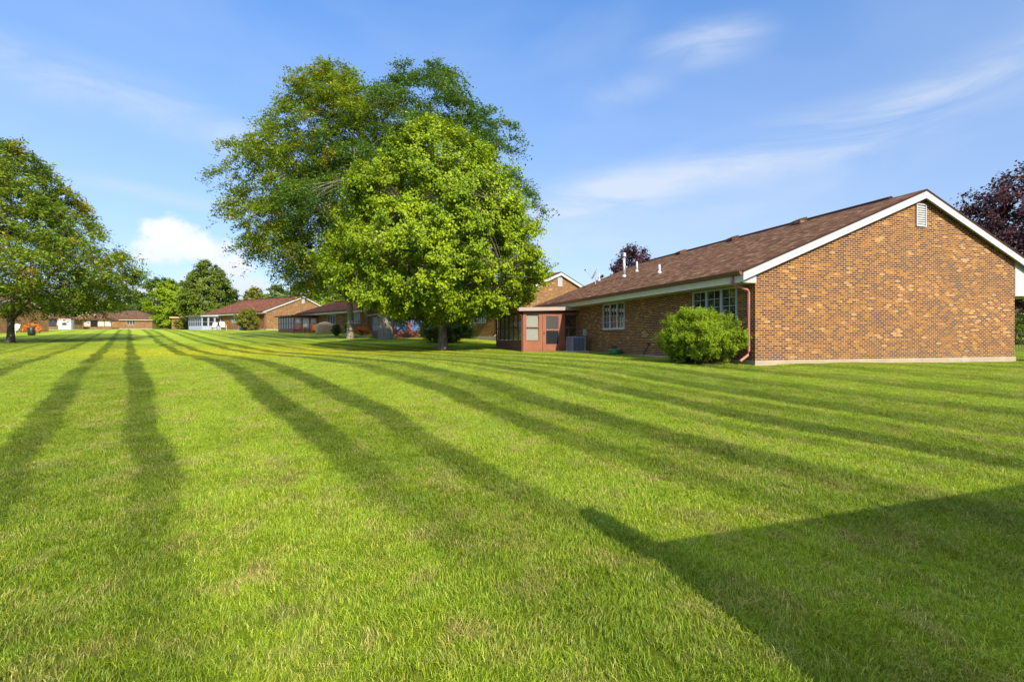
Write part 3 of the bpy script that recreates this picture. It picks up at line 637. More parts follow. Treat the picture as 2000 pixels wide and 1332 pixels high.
def sunroom(root, v0, v1, wd, mx=1, front='red', side='darkred', sframe='darkframe', door=True, nside=6, fascia='pinkwhite', pane='clear', spane='clear', blinds=True, roofm='pinkwhite', h=2.2, spout=True, sidereflect=True):
    s = bpy.data.objects.new('sunroom', None); C.objects.link(s); s.parent = root
    x0 = -wd; y = v0
    fr = MB(mx)      # front panels, with window and door openings
    def pan(a, b, z0, z1, y_=y, d=.05): fr.box((a, y_, z0), (b, y_ + d, z1))
    k = wd / 3.08
    X = lambda t: x0 + t * k
    if door:
        wins = [(.14, .90), (2.30, 3.02)]; dr = (1.06, 2.14)
        pan(X(0), X(.14), 0, h); pan(X(.90), X(1.06), 0, h); pan(X(2.14), X(2.30), 0, h); pan(X(3.02), X(3.08) - .005, 0, h)
        for a, b in wins:
            pan(X(a), X(b), 0, .70); pan(X(a), X(b), 2.10, h)
        pan(X(dr[0]), X(dr[1]), 2.10, h)
    else:
        n = 3; st = 3.08 / n; wins = []
        for i in range(n):
            a, b = i * st + .1, (i + 1) * st - .1
            wins.append((a, b)); pan(X(i * st), X(a), 0, h); pan(X(b), X((i + 1) * st) - (.005 if i == n - 1 else 0), 0, h); pan(X(a), X(b), 0, .70); pan(X(a), X(b), 2.10, h)
    fr.build('front_panel', M[front], s)
    for i, (a, b) in enumerate(wins):
        f = MB(mx); t = .03
        f.box((X(a), y - .012, .70), (X(a) + t, y + .06, 2.10)); f.box((X(b) - t, y - .012, .70), (X(b), y + .06, 2.10))
        f.box((X(a) + t, y - .010, .70), (X(b) - t, y + .06, .70 + t)); f.box((X(a) + t, y - .010, 2.10 - t), (X(b) - t, y + .06, 2.10)); f.box((X(a) + t, y - .014, 1.39), (X(b) - t, y + .06, 1.43))
        wn = f.build('window', M[front], s)
        g = MB(mx); g.box((X(a) + t, y + .02, .73), (X(b) - t, y + .026, 1.39)); g.box((X(a) + t, y + .02, 1.43), (X(b) - t, y + .026, 2.07)); g.build('pane', M[pane], wn)
        if blinds and i == 0:
            g = MB(mx); g.box((X(a) + .05, y + .09, .74), (X(b) - .05, y + .10, 2.06)); g.build('blind', M['blind'], wn)
    if door:
        a, b = X(dr[0]), X(dr[1]); d = MB(mx); yo = y - .02
        d.box((a + .01, yo, .05), (a + .17, yo + .04, 2.09)); d.box((b - .17, yo, .05), (b - .01, yo + .04, 2.09)); d.box((a + .17, yo + .001, .05), (b - .17, yo + .039, .52)); d.box((a + .17, yo + .001, 2.0), (b - .17, yo + .039, 2.09)); d.box((a + .17, yo + .001, 1.24), (b - .17, yo + .039, 1.32))
        do = d.build('door', M[front], s)
        tr = MB(mx); tr.box((a + .17, yo - .012, .50), (b - .17, yo + .001, .53)); tr.box((a + .17, yo - .012, .52), (a + .185, yo + .001, 2.0)); tr.box((b - .185, yo - .012, .52), (b - .17, yo + .001, 2.0)); tr.build('glazing_bead', M['rose'], do)
        g = MB(mx); g.box((a + .17, yo + .015, 1.32), (b - .17, yo + .02, 2.0)); g.build('upper_pane', M['screen'], do)
        g = MB(mx); g.box((a + .17, yo + .015, .52), (b - .17, yo + .02, 1.24)); g.build('lower_pane', M['glass'], do)
        hn = MB(mx); hn.box((a + .06, yo - .05, 1.05), (a + .09, yo, 1.17)); hn.build('handle', M['darkmetal'], do)
        st_ = MB(mx); st_.box((a - .1, y - .35, -.35), (b + .1, y - .03, .02)); st_.build('step', M['conc'], s)
    # side and rear walls: boards below, a run of windows above
    sw = MB(mx); sf = MB(mx); sp = MB(mx)
    L = v1 - v0
    sw.box((x0, v0 + .05, 0), (x0 + .05, v1, .68)); sw.box((x0, v1 - .05, 0), (-.005, v1 - .001, .68))
    sf.box((x0, v0 + .05, .68), (x0 + .05, v1, .74)); sf.box((x0, v0 + .05, 2.08), (x0 + .05, v1, h)); sf.box((x0 + .052, v1 - .05, .68), (-.005, v1 - .001, .74)); sf.box((x0 + .052, v1 - .05, 2.08), (-.005, v1 - .001, h))
    for i in range(nside + 1):
        q = v0 + .05 + (L - .11) * i / nside; wq = .055 if i % 3 else .10
        sf.box((x0 - .008, q, .681), (x0 + .045, min(q + wq, v1 - .001), h - .002))
        if i < nside: sf.box((x0 + .004, q + wq, 1.38), (x0 + .04, q + (L - .11) / nside, 1.43))
    for i in range(1, 4):
        q = x0 + wd * i / 4; sf.box((q, v1 - .045, .681), (q + .06, v1 + .004, h - .002))
    sp.box((x0 + .02, v0 + .06, .74), (x0 + .026, v1 - .06, 2.08)); sp.box((x0 + .06, v1 - .03, .74), (-.02, v1 - .025, 2.08))
    if sidereflect:
        tb = MB(mx); tb.box((x0 + .09, v0 + .1, .76), (x0 + .10, v1 - .1, 2.06)); tb.build('side_reflection', M['tanreflect'], s)  # added tan sheet inside the glass, coloured to imitate reflections in the panes
    sw.build('side_boards', M[side], s); sf.build('side_frame', M[sframe], s); sp.build('side_glass', M[spane], s)
    rf = MB(mx); ry0, ry1, rx = v0 - .28, v1 + .25, x0 - .32
    rf.prism([(rx, h + .02), (-.01, h + .12), (-.01, h + .30), (rx, h + .20)], 'y', ry0, ry1)
    rf.build('flat_roof', M[roofm], s)
    fb = MB(mx); fb.box((rx - .09, ry0 + .02, h + .04), (rx - .003, ry1, h + .17)); fb.build('gutter', M['brown'], s)
    fl = MB(mx); fl.box((x0 - .05, v0 - .0, -.6), (-.04, v1 + .05, -.005)); fl.build('slab', M['conc'], s)
    if spout:
        d = MB(mx); d.tube([(rx - .05, v0 + .02, h + .06), (rx - .02, v0 + .02, h - .05), (x0 - .055, v0 + .02, h - .22), (x0 - .055, v0 + .02, .16), (x0 - .2, v0 - .02, .06)], .035, 8); d.build('downspout', M['brown'], s)
    return s

def T(root, mx=1): pass
zA = EYE - .78
hA = house('brick_house', 'large brown brick house on the right with white gable vent and red sunroom', (CA.x, CA.y, zA), TH_A, right=12.0)
# roof fittings of the near house: local positions on the lawn-side slope
def slope_z(u): return 2.83 + .4 * (u + .6)
def pipe(u, v, h, r, mat, cap=False, name='vent_pipe', root=hA):
    b = MB(); z = slope_z(u)
    b.rev([(r, z - .1), (r, z + h)], 14, (u, v))
    o = b.build(name, M[mat], root, True)
    f = MB(); f.rev([(r * 2.0, z - r * 2 * .4 - .03), (r * 1.9, z + .05), (r * 1.05, z + .12)], 14, (u, v)); f.build('flashing', M[mat], o, True)
    if cap:
        c = MB(); c.rev([(r * .9, z + h), (r * 1.5, z + h + .01), (r * 1.55, z + h + .12), (r * 1.1, z + h + .15), (r * 1.6, z + h + .16), (r * 1.5, z + h + .22), (.01, z + h + .27)], 14, (u, v)); c.build('cap', M[mat], o, True)
    return o
PIPES = [(1219, 541, 38, .075, 'metal', True), (1244, 531, 20, .05, 'white', False), (1288, 534, 17, .05, 'white', False), (1170, 549, 15, .05, 'white', False)]
def roof_hit(px, py):
    # a point on the near house's roof plane, worked out once from its bearing and height angle
    d = Vector(((px - 1000) / 1000, 1, (663 - py) / 1000))
    g = Vector((math.cos(TH_A), math.sin(TH_A), 0)); l = Vector((-math.sin(TH_A), math.cos(TH_A), 0))
    # z = zA + 2.83 + .4*(u+.6), u = (t d - C).g, z = EYE + t dz
    c3 = Vector((CA.x, CA.y, 0)); k = zA + 2.83 + .24 - EYE - .4 * c3.dot(g)
    t = k / (d.z - .4 * d.dot(g)); p = d * t
    return (p - c3).dot(g), (p - c3).dot(l), t
for (px, py, hp, r, mat, cap) in PIPES:
    u, v, t = roof_hit(px, py); pipe(u, v, hp / 1000 * t, r, mat, cap)
for px, py in ((1445, 464), (1577, 430), (1343, 491)):
    v = MB(); t_ = (px - 1000) / 1000
    vv = (7.315 + 6.69 - 17.56 * t_) / (.307 + .952 * t_)
    u = 6.55; z = slope_z(u)
    v.prism([(u - .2, z - .06), (u + .22, z + .08), (u + .22, z + .26), (u - .17, z + .10)], 'y', vv - .22, vv + .22); v.build('roof_vent', M['shingle'], hA)
def dish():
    u, v, t = roof_hit(1163, 555)
    z = slope_z(u); o = bpy.data.objects.new('satellite_dish', None); C.objects.link(o); o.parent = hA
    m = MB(); m.tube([(u, v, z - .05), (u, v, z + .42)], .03); m.build('mast', M['greymetal'], o)
    # reflector facing left and up
    ax = Vector((-.85, .30, .45)).normalized(); c = Vector((u, v, z + .62)); a = ax.cross(Vector((0, 0, 1))).normalized(); b = a.cross(ax)
    vs = []; fs = []; n = 24; rings = [0.001, .12, .22, .30, .36]
    for k, r in enumerate(rings):
        for i in range(n):
            th = 2 * math.pi * i / n; vs.append(tuple(c + (a * math.cos(th) + b * math.sin(th) * 1.1) * r + ax * (r * r * .55)))
    for k in range(len(rings) - 1):
        for i in range(n): fs.append((k * n + i, k * n + (i + 1) % n, (k + 1) * n + (i + 1) % n, (k + 1) * n + i))
    d = MB(); d.add(vs, fs); r = d.build('reflector', M['white2'], o, True); sm = r.modifiers.new('thick', 'SOLIDIFY'); sm.thickness = .012
    ar = MB(); e = c + ax * .62 - b * .18 + Vector((0, 0, .12)); ar.tube([c - b * .34, e], .016); ar.build('feed_arm', M['greymetal'], o)
    l = MB(); l.tube([e - ax * .05, e + ax * .02], [.045, .05]); l.tube([e + a * .12, e - a * .12], .03); l.build('receiver', M['darkmetal'], o)
dish()
def wall_bits():
    m = MB(); m.box((-.10, 11.35, .98), (-.004, 11.62, 1.32)); m.tube([(-.05, 11.5, .98), (-.05, 11.5, .55)], .02)
    m.build('meter_box', M['greymetal'], hA, bevel=.01)
    m = MB(); m.box((-.02, 8.3, .36), (-.004, 8.75, .52)); m.build('crawl_vent', M['darkmetal'], hA)
    m = MB(); m.tube([(-.05, 5.6, .62), (-.12, 5.6, .6)], .03); m.tube([(-.04, 5.6, .6), (-.03, 5.9, .35), (-.03, 6.1, .02)], .012); m.build('tap', M['darkmetal'], hA)
wall_bits()
def loc_world(root_xy, th, u, v):
    return root_xy[0] + u * math.cos(th) - v * math.sin(th), root_xy[1] + u * math.sin(th) + v * math.cos(th)

def air_con(name, label, x, y, rz, s=.82, h=.8, mat='lav', group='air conditioners beside the houses'):
    z = tz(x, y); r = empty(name, label, 'air conditioner', (x, y, z), rz, group)
    p = MB(); p.box((-s / 2 - .1, -s / 2 - .1, -.1), (s / 2 + .1, s / 2 + .1, .06)); p.build('pad', M['conc'], r)
    c = MB(); c.box((-s / 2 + .02, -s / 2 + .02, .06), (s / 2 - .02, s / 2 - .02, h - .03)); c.build('coil', M['darkmetal'], r)
    f = MB()
    for sx in (-1, 1):
        for sy in (-1, 1): f.box((sx * s / 2 - .03 * (sx > 0) * 2, sy * s / 2 - .06 * (sy > 0), .061), (sx * s / 2 + .06 * (sx < 0), sy * s / 2 + .06 * (sy < 0), h - .04))
    f.box((-s / 2, -s / 2, h - .04), (s / 2, s / 2, h + .03)); f.build('casing', M[mat], r, bevel=.012)
    l = MB()
    for k in range(9):
        q = -s / 2 + .075 + (s - .15) * k / 8
        l.box((q - .012, -s / 2 - .002, .07), (q + .012, -s / 2 + .018, h - .045)); l.box((q - .012, s / 2 - .018, .07), (q + .012, s / 2 + .002, h - .045))
        l.box((-s / 2 - .002, q - .012, .07), (-s / 2 + .018, q + .012, h - .045)); l.box((s / 2 - .018, q - .012, .07), (s / 2 + .002, q + .012, h - .045))
    l.build('grille', M[mat], r)
    g = MB(); g.rev([(s * .36, h + .03), (s * .34, h + .06), (.05, h + .07)], 20); g.build('fan_guard', M['darkmetal'], r)
x, y = loc_world(CA, TH_A, -.75, 11.05); air_con('air_conditioner', 'grey boxy air conditioner on the ground between red sunroom and brown brick wall', x, y, TH_A, .74, .74)
# coiled hose
def hose():
    x, y = loc_world(CA, TH_A, -.42, 7.7); z = tz(x, y); r = empty('garden_hose', 'green garden hose coiled in the grass at the foot of the brick wall', 'hose', (x, y, z))
    m = MB(); pts = []
    for i in range(130):
        t = i / 130; a = t * 2 * math.pi * 7; rr = .30 - .012 * (i % 23) / 3
        pts.append((rr * math.cos(a), rr * math.sin(a), .05 + .17 * t + .01 * math.sin(5 * a)))
    pts += [(.35, .15, .1), (.4, .5, .05), (.38, .9, .1)]
    m.tube(pts, .02, 6); m.build('coil', M['green'], r, True)
hose()

# the other brick houses, each at its own spot and turn
M['blindpane'] = m_paint('blind_pane', (.60, .64, .70), .15, .2)
house('brick_house', 'brick house behind the round maple, its white edged gable peeking over the red sunroom', (-.98, 40.38, 1.62), R(34), half=6.12, length=17.3, pitch=.42,
      win=((2.0, 4.1),), sun_v=(11.0, 17.0), sun_w=4.5, sun_kw=dict(door=False, front='darkred', pane='bluepane', spane='bluepane', blinds=False, spout=False, nside=3, sidereflect=False))
house('brick_house', 'brick house half hidden by the leaning locust, a tan cover on its patio', (-15.8, 56.5, EYE + .58), R(47), half=4.6, length=16.5, pitch=.34,
      win=((1.8, 3.4), (7.4, 9.4)), sun_v=(12.0, 16.5), sun_w=3.0, sun_kw=dict(door=False, front='rose', side='red', pane='blindpane', spane='glass', blinds=False, roofm='shingle_red', spout=False), shingle='shingle_red')
house('brick_house', 'brick house left of centre with a long red roof running left from its sunlit gable', (-37.3, 77.7, EYE + 1.45), R(57), half=6.3, length=17.5,
      win=((7.5, 9.6),), sun_v=(13.0, 17.3), sun_w=3.0, sun_kw=dict(door=False, front='sash', side='sash', sframe='sash', pane='glass', spane='glass', blinds=False, roofm='white', spout=False), shingle='shingle_red')
house('brick_house', 'distant brick house with long hipped brown roof at the far end of the mower tracks', (-104.0, 148.0, EYE + 3.0), R(103), half=6.4, length=15.5, hip=(True, True),
      win=((4.3, 6.4), (10.0, 13.0)), sun_v=None, down=False, vent=False)
house('brick_house', 'distant orange brick house whose white edged gable faces the lawn', (-128.0, 149.0, EYE + 2.85), R(-8), half=5.6, length=12, win=(), sun_v=None, down=False)
house('brick_house', 'far left brick house with low red hipped roof behind the white shed', (-108.5, 122.0, EYE + 2.15), R(98), half=4.5, length=15, hip=(True, True),
      win=((3.0, 5.0), (7.0, 9.4), (12.0, 14.0)), sun_v=None, down=False, vent=False, shingle='shingle_red')
house('brick_house', 'brick house at the left edge, mostly hidden by the forked tree', (-60.5, 58.5, EYE + .55), R(98), half=5.0, length=17, hip=(False, True),
      win=((2.0, 4.0), (7, 9)), sun_v=None, down=False, vent=False)
house('brick_house', 'pinkish brick house seen under the porch roof at the right edge', (76.0, 66.0, EYE + .9), R(70), half=5.0, length=22, win=((3, 6), (10, 13)), sun_v=None, down=False, vent=False)
# the neighbour whose sunroom roof shades the corner of the lawn beside the viewer
def shade_house():
    th = TH_A; hgt = 2.2 + .30; base = -.1
    # outer far corner of its flat roof
    ln = (base + 2.42) / math.tan(R(SUN_EL))
    cx, cy = .90 + math.sin(R(SUN_AZ)) * ln, 3.72 - math.cos(R(SUN_AZ)) * ln
    # house-local (u, v) of that corner is (-sun_w - .32, sun_v1 + .25)
    u, v = -6.5 - .32, 17.4 + .25
    x = cx - (u * math.cos(th) - v * math.sin(th)); y = cy - (u * math.sin(th) + v * math.cos(th))
    h = house('brick_house', 'neighbouring brick house beside the viewer whose flat sunroom roof shades the lawn', (x, y, base), th, sun_v=(12.4, 17.4), sun_w=6.5, hip=(False, True), pitch=.12, sun_kw=dict(spout=False))
    m = MB(); uu, vv = u - .04, v - .10
    m.box((uu - .11, vv - .11, 2.40), (uu + .11, vv + .11, 2.82)); m.box((uu - .08, vv - .08, 2.82), (uu + .08, vv + .08, 2.92)); m.build('vent_box', M['greymetal'], h)
shade_house()

# ------------------------------------------------------------------ trees and shrubs
def leaf_mesh(name, P, Nrm, A, size, aspect, mat, parent, fold=.25):
    """P centres, Nrm face normals, A in-plane long axes; each leaf is a folded kite"""
    n = len(P); A = A - Nrm * (A * Nrm).sum(1, keepdims=True); A /= np.linalg.norm(A, axis=1, keepdims=True) + 1e-9
    B = np.cross(Nrm, A); L = size[:, None]; Wd = (size * aspect)[:, None]
    V = np.zeros((n, 4, 3))
    V[:, 0] = P - A * L * .5; V[:, 1] = P + B * Wd * .5 + A * L * .05 - Nrm * L * fold * .3; V[:, 2] = P + A * L * .5 - Nrm * L * fold * .35; V[:, 3] = P - B * Wd * .5 + A * L * .05 - Nrm * L * fold * .3
    me = bpy.data.meshes.new(name); me.vertices.add(n * 4); me.vertices.foreach_set('co', V.reshape(-1).astype(np.float32))
    me.loops.add(n * 4); me.loops.foreach_set('vertex_index', np.arange(n * 4, dtype=np.int32))
    me.polygons.add(n); me.polygons.foreach_set('loop_start', (np.arange(n) * 4).astype(np.int32)); me.polygons.foreach_set('loop_total', np.full(n, 4, np.int32))
    me.update()
    return link_mesh(me, name, mat, parent)
def unit(a): return a / (np.linalg.norm(a, axis=-1, keepdims=True) + 1e-9)
def limb_pts(p, q, bend=.12, n=6, rng=None, sag=0.0):
    p, q = np.array(p, float), np.array(q, float); d = q - p; L = np.linalg.norm(d)
    off = rng.normal(0, 1, 3) * L * bend; off[2] *= .4
    t = np.linspace(0, 1, n)[:, None]
    w = np.sin(t * np.pi)
    return p + d * t + off * w + np.array([0, 0, 1]) * (w * L * .12 * (1 - sag)) * 0 + rng.normal(0, .012 * L, (n, 3)) * w
def taper(a, b, n): return [a + (b - a) * (k / (n - 1)) ** .8 for k in range(n)]

def tree(name, label, x, y, height, env, z0=None, nclump=260, clump=(.55, .9), nleaf=200, lsize=.13, aspect=.75, leaf='l_maple', bark='bark', trunk_r=.25, fork=None,
         crown_base=2.0, off=(0, 0), seed=1, flat=.8, group=None, cat='tree', shell=.45, up=.5, kind='leaf', twig=True, lean=(0, 0), droop=0.0, limbs=7, lumps=.16, trunk_top=.75, rise=.35, sun_bias=0.0, trunk_parts=None, zpow=1.0):
    """env: list of (height fraction, radius) of the crown; off shifts the crown centre from the trunk"""
    rng = np.random.default_rng(seed); z0 = tz(x, y) if z0 is None else z0
    root = empty(name, label, cat, (x, y, z0 - .02), 0, group)
    eh = np.array([e[0] for e in env]) * height; er = np.array([e[1] for e in env])
    ph = rng.uniform(0, 2 * np.pi, 12)
    def Rad(z, a):
        r = np.interp(z, eh, er)
        l = 1 + lumps * (np.sin(2 * a + ph[0] + z * .35) * .6 + np.sin(3 * a + ph[1] - z * .8) * .5 + np.sin(5 * a + ph[2] + z * 1.3) * .45 + np.sin(z * 2.1 + ph[3] + 2 * a) * .4)
        return r * l
    # clump centres: rejection sampling so that the density follows the cross-section
    cs = []
    rm = er.max()
    while len(cs) < nclump:
        z = eh[0] + (eh[-1] - eh[0]) * rng.random() ** zpow; a = rng.uniform(0, 2 * np.pi); r_ = Rad(z, a)
        if rng.random() > (r_ / rm) ** 1.1 + .06: continue
        q = 1 - (1 - shell) * rng.random() ** 1.6
        if rng.random() < .12: q = rng.uniform(.2, .6)
        cs.append((r_ * q * math.cos(a) , r_ * q * math.sin(a), z))
    cs = np.array(cs)
    if sun_bias: cs = cs
    # crown shift grows with height above the crown base
    sh = np.clip((cs[:, 2] - eh[0]) / (eh[-1] - eh[0]), 0, 1)[:, None]
    cs[:, :2] += np.array(off) * np.clip(sh * 3 + .3, 0, 1)
    # wood
    wood = MB(); n = 10
    tt = height * trunk_top
    top = np.array([lean[0] + off[0] * .5, lean[1] + off[1] * .5, tt])
    if fork is None:
        t = np.linspace(0, 1, n)[:, None]; ax = top * t + np.concatenate([rng.normal(0, .008 * tt, (n, 2)), np.zeros((n, 1))], 1) * np.sin(t * np.pi)
        rad = [trunk_r * 1.55] + [trunk_r * (1 - .9 * (k / (n - 1))) for k in range(n)]
        pts = [ax[0] + np.array([0, 0, -.3]), ax[0] + np.array([0, 0, .12])] + [ax[k] for k in range(1, n)]
        rad = [trunk_r * 1.7, trunk_r * 1.25] + [trunk_r * (1.0 - .88 * (k / (n - 1)) ** .9) for k in range(1, n)]
        wood.tube(pts, rad, 12); axes = [np.array(pts[1:])]
        arad = [rad[1:]]
    else:
        fz, tops = fork
        fp = np.array([lean[0] * fz / tt, lean[1] * fz / tt, fz])
        wood.tube([(0, 0, -.3), (0, 0, .1), tuple(fp * .5), tuple(fp), tuple(fp + np.array([0, 0, .25]))], [trunk_r * 1.7, trunk_r * 1.3, trunk_r * 1.02, trunk_r * 1.05, trunk_r * .8], 14)
        axes = []; arad = []
        for (tx, ty, tzz, fr) in tops:
            p = limb_pts(fp - np.array([0, 0, .1]), (tx, ty, tzz), .05, 9, rng); p[1:-1, 2] += 0
            k = np.linspace(0, 1, 9); p[:, 2] = p[:, 2] + np.sin(k * np.pi) * (tzz - fz) * .06
            rr = [trunk_r * fr * (1 - .86 * q ** .85) for q in k]
            wood.tube([tuple(q) for q in p], rr, 9); axes.append(p); arad.append(rr)
    A = np.concatenate(axes); AR = np.concatenate([np.array(a) for a in arad])
    # secondary limbs, then a twig from the nearest limb to each clump
    LP, LR = [A], [AR]
    nl = limbs * 4
    sel = cs[rng.permutation(len(cs))[:nl]]
    for c in sel:
        d = np.linalg.norm((A - c) * np.array([1, 1, 1.0]), axis=1) + np.where(A[:, 2] > c[2] - .15 * np.linalg.norm(c[:2] - A[:, :2], axis=1), 8, 0) + np.where(A[:, 2] < crown_base * (1.35 if fork is None else .8), 9, 0)
        i = int(np.argmin(d)); p = limb_pts(A[i], c, .06, 7, rng)
        k = np.linspace(0, 1, 7); p[:, 2] += np.sin(k * np.pi) * np.linalg.norm(c - A[i]) * (-.06 if rise > 0 else .08)
        rr = [max(.018, min(AR[i] * .55, trunk_r * .34) * (1 - .85 * q)) for q in k]
        wood.tube([tuple(q) for q in p], rr, 6); LP.append(p[1:]); LR.append(np.array(rr[1:]))
    LPa = np.concatenate(LP); LRa = np.concatenate(LR)
    starts = np.zeros_like(cs)
    for j, c in enumerate(cs):
        d = np.linalg.norm(LPa - c, axis=1) + np.where(LPa[:, 2] > c[2], 1.5, 0) + np.where(LPa[:, 2] < crown_base * .7, 5, 0)
        i = int(np.argmin(d)); starts[j] = LPa[i]
        if twig:
            p = limb_pts(LPa[i], c, .06, 4, rng); r0 = max(.012, min(LRa[i] * .6, .05))
            wood.tube([tuple(q) for q in p], [r0, r0 * .75, r0 * .5, r0 * .3], 4, False)
    wood.build('trunk', M[bark], root, True)
    # leaves
    Ps, Ns, As, Ss = [], [], [], []
    ctr = np.array([off[0], off[1], (eh[0] + eh[-1]) / 2])
    for j, c in enumerate(cs):
        rc = rng.uniform(*clump); m = int(nleaf * rng.uniform(.6, 1.3) * (rc / clump[1]) ** 1.5)
        out = unit((c - ctr) * np.array([1, 1, .6])); grow = unit(unit(c - starts[j] + 1e-6) * .6 + out * .6 + np.array([0, 0, up]))
        if kind == 'leaf':
            # several shoots leave the clump's base and fan outwards, leaves sit along them
            ns = 9; sd = unit(grow + rng.normal(0, .62, (ns, 3))); sl = rc * rng.uniform(.7, 1.45, ns)
            k = rng.integers(0, ns, m); t = rng.random(m) ** .75
            p = c - grow * rc * .45 + sd[k] * (sl[k] * t)[:, None] + rng.normal(0, .085 * rc + lsize * .35, (m, 3)) * np.array([1, 1, flat])
            nn = unit(rng.normal(0, .6, (m, 3)) + np.array([0, 0, .7]) + out * .9)
            aa = unit(sd[k] + rng.normal(0, .7, (m, 3)))
            ss = lsize * rng.uniform(.45, 1.45, m)
        else:
            # feathery sprays lying in flat tiers, their tips bending down
            ns = 11; ang = rng.uniform(0, 2 * np.pi, ns); h_ = np.stack([np.cos(ang), np.sin(ang), rng.normal(.15, .45, ns)], -1)
            sd = unit(h_ + out * np.array([1, 1, .35]) * .9 + np.array([0, 0, up * .4])); sl = rc * rng.uniform(.8, 1.7, ns)
            k = rng.integers(0, ns, m); t = rng.random(m) ** .7
            p = c - out * rc * .3 + sd[k] * (sl[k] * t)[:, None] - np.array([0, 0, 1.0]) * (droop * sl[k] * t ** 2.2)[:, None] + rng.normal(0, 1, (m, 3)) * np.array([.12, .12, .12]) * rc
            nn = unit(rng.normal(0, .5, (m, 3)) + np.array([0, 0, 1.0]))
            aa = unit(sd[k] * .5 + rng.normal(0, .7, (m, 3)) * np.array([1, 1, .5]) - np.array([0, 0, .25 * droop * 2]))
            ss = lsize * rng.uniform(.45, 1.5, m)
        Ps.append(p); Ns.append(nn); As.append(aa); Ss.append(ss)
    P = np.concatenate(Ps); keep = P[:, 2] > crown_base * .55
    leaf_mesh('crown', P[keep], np.concatenate(Ns)[keep], np.concatenate(As)[keep], np.concatenate(Ss)[keep], aspect, M[leaf], root)
    return root

# the round maple near the sunroom
tree('maple_tree', 'round bright green maple with a single straight trunk, in front of the others', -3.78, 28.0, 12.7,
     [(.15, 2.6), (.20, 4.6), (.28, 5.5), (.38, 5.75), (.5, 5.4), (.62, 4.85), (.74, 4.0), (.85, 2.9), (.93, 1.7), (.985, .5)], nclump=1000, clump=(.42, .78), nleaf=480, lsize=.115, aspect=.8,
     leaf='l_maple', bark='bark', trunk_r=.24, crown_base=2.2, seed=11, limbs=9, lumps=.085, up=.5, shell=.55, trunk_top=.8, off=(-.3, 0), zpow=1.15)
# two big honey locusts behind it
tree('locust_tree', 'tall feathery locust leaning left with pale forked limbs, left of the thick trunk', -14.4, 45.5, 24.6,
     [(.16, 3.6), (.22, 6.0), (.32, 7.7), (.47, 7.9), (.62, 7.6), (.72, 6.8), (.80, 5.8), (.88, 4.4), (.95, 2.6), (.995, .8)], nclump=760, clump=(.8, 1.45), nleaf=430, lsize=.22, aspect=.42,
     leaf='l_loc', bark='bark2', trunk_r=.25, crown_base=6.0, off=(-1.7, .5), seed=22, kind='frond', droop=.6, lumps=.16, shell=.42, up=.7, limbs=13,
     fork=(3.2, [(-4.6, .5, 15.0, .85), (-1.5, 1.5, 20.0, .8), (1.6, -1, 17.0, .6), (-6.6, -1.5, 9.0, .5), (-4.5, -2.5, 19.0, .5)]), group='tall locust trees')
tree('locust_tree', 'tall feathery locust with a thick pale trunk behind the round maple', -11.0, 44.5, 23.8,
     [(.16, 3.5), (.26, 7.5), (.38, 9.8), (.50, 9.9), (.60, 9.2), (.70, 7.8), (.80, 6.8), (.88, 5.8), (.95, 4.4), (.995, 1.8)], nclump=660, clump=(.8, 1.5), nleaf=410, lsize=.22, aspect=.42,
     leaf='l_loc2', bark='bark2', trunk_r=.52, crown_base=4.0, off=(2.5, 1.5), seed=33, kind='frond', droop=.55, lumps=.16, shell=.42, up=.8, limbs=13,
     fork=(4.0, [(1.0, 1, 20.0, .7), (5.5, 2, 16.0, .6), (9.0, 1, 11.5, .5), (-1.5, 2.5, 17.0, .5), (4.0, 3.5, 20.0, .5)]), group='tall locust trees')
# the forked tree at the left edge
tree('locust_tree', 'wide spreading locust with a short forked trunk at the left edge of the lawn', -37.2, 38.0, 15.1,
     [(.14, 4.0), (.20, 6.8), (.26, 8.4), (.32, 9.2), (.45, 8.2), (.55, 6.9), (.69, 5.2), (.785, 3.9), (.87, 2.7), (.95, 1.7), (.995, .6)], nclump=800, clump=(.65, 1.15), nleaf=330, lsize=.21, aspect=.42,
     leaf='l_loc', bark='darkbark', trunk_r=.21, crown_base=2.9, off=(-.8, 0), seed=44, kind='frond', droop=.4, lumps=.15, shell=.45, up=.45, limbs=13,
     fork=(1.7, [(4.5, .5, 7.0, .75), (-1.0, .5, 13.0, .85), (-5.5, 0, 8.0, .6), (1.8, -2, 11.0, .55)]), group='tall locust trees')

def simple(name, label, pxc, Y, ytop, wpx, leaf='l_mid', n=110, seed=1, group=None, base=None, lsize=None, prof='round', crown_low=.12, bark='darkbark', nl=120, kind='leaf', tr=None, off=(0, 0)):
    X = (pxc - 1000) / 1000 * Y; z0 = tz(X, Y) if base is None else base
    H = EYE + (663 - ytop) / 1000 * Y - z0; r = wpx / 2000 * Y
    prs = {'round': [(crown_low, .55), (.25, .88), (.42, 1.0), (.6, .95), (.76, .75), (.9, .45), (.99, .1)],
           'oval': [(crown_low, .7), (.25, .95), (.4, 1.0), (.58, .88), (.75, .66), (.9, .38), (.99, .08)],
           'wide': [(crown_low, .7), (.3, 1.0), (.55, 1.0), (.75, .8), (.9, .5), (.99, .15)]}
    return tree(name, label, X, Y, H, [(a, b * r) for a, b in prs[prof]], z0=z0, nclump=n, clump=(r * .13, r * .24), nleaf=nl, lsize=lsize or max(.16, Y * .0030), aspect=.75, leaf=leaf, bark=bark,
                trunk_r=tr or max(.12, H * .014), crown_base=H * crown_low, seed=seed, limbs=4, lumps=.16, up=.5, group=group, twig=False, kind=kind, off=off, shell=.5)
G2 = 'trees beyond the houses'
simple('broadleaf_tree', 'bright yellow green tree left of the taller green tree in the distance', 334, 118, 545, 74, 'l_bright', 200, 51, G2, crown_low=.03, nl=260, lsize=.34)
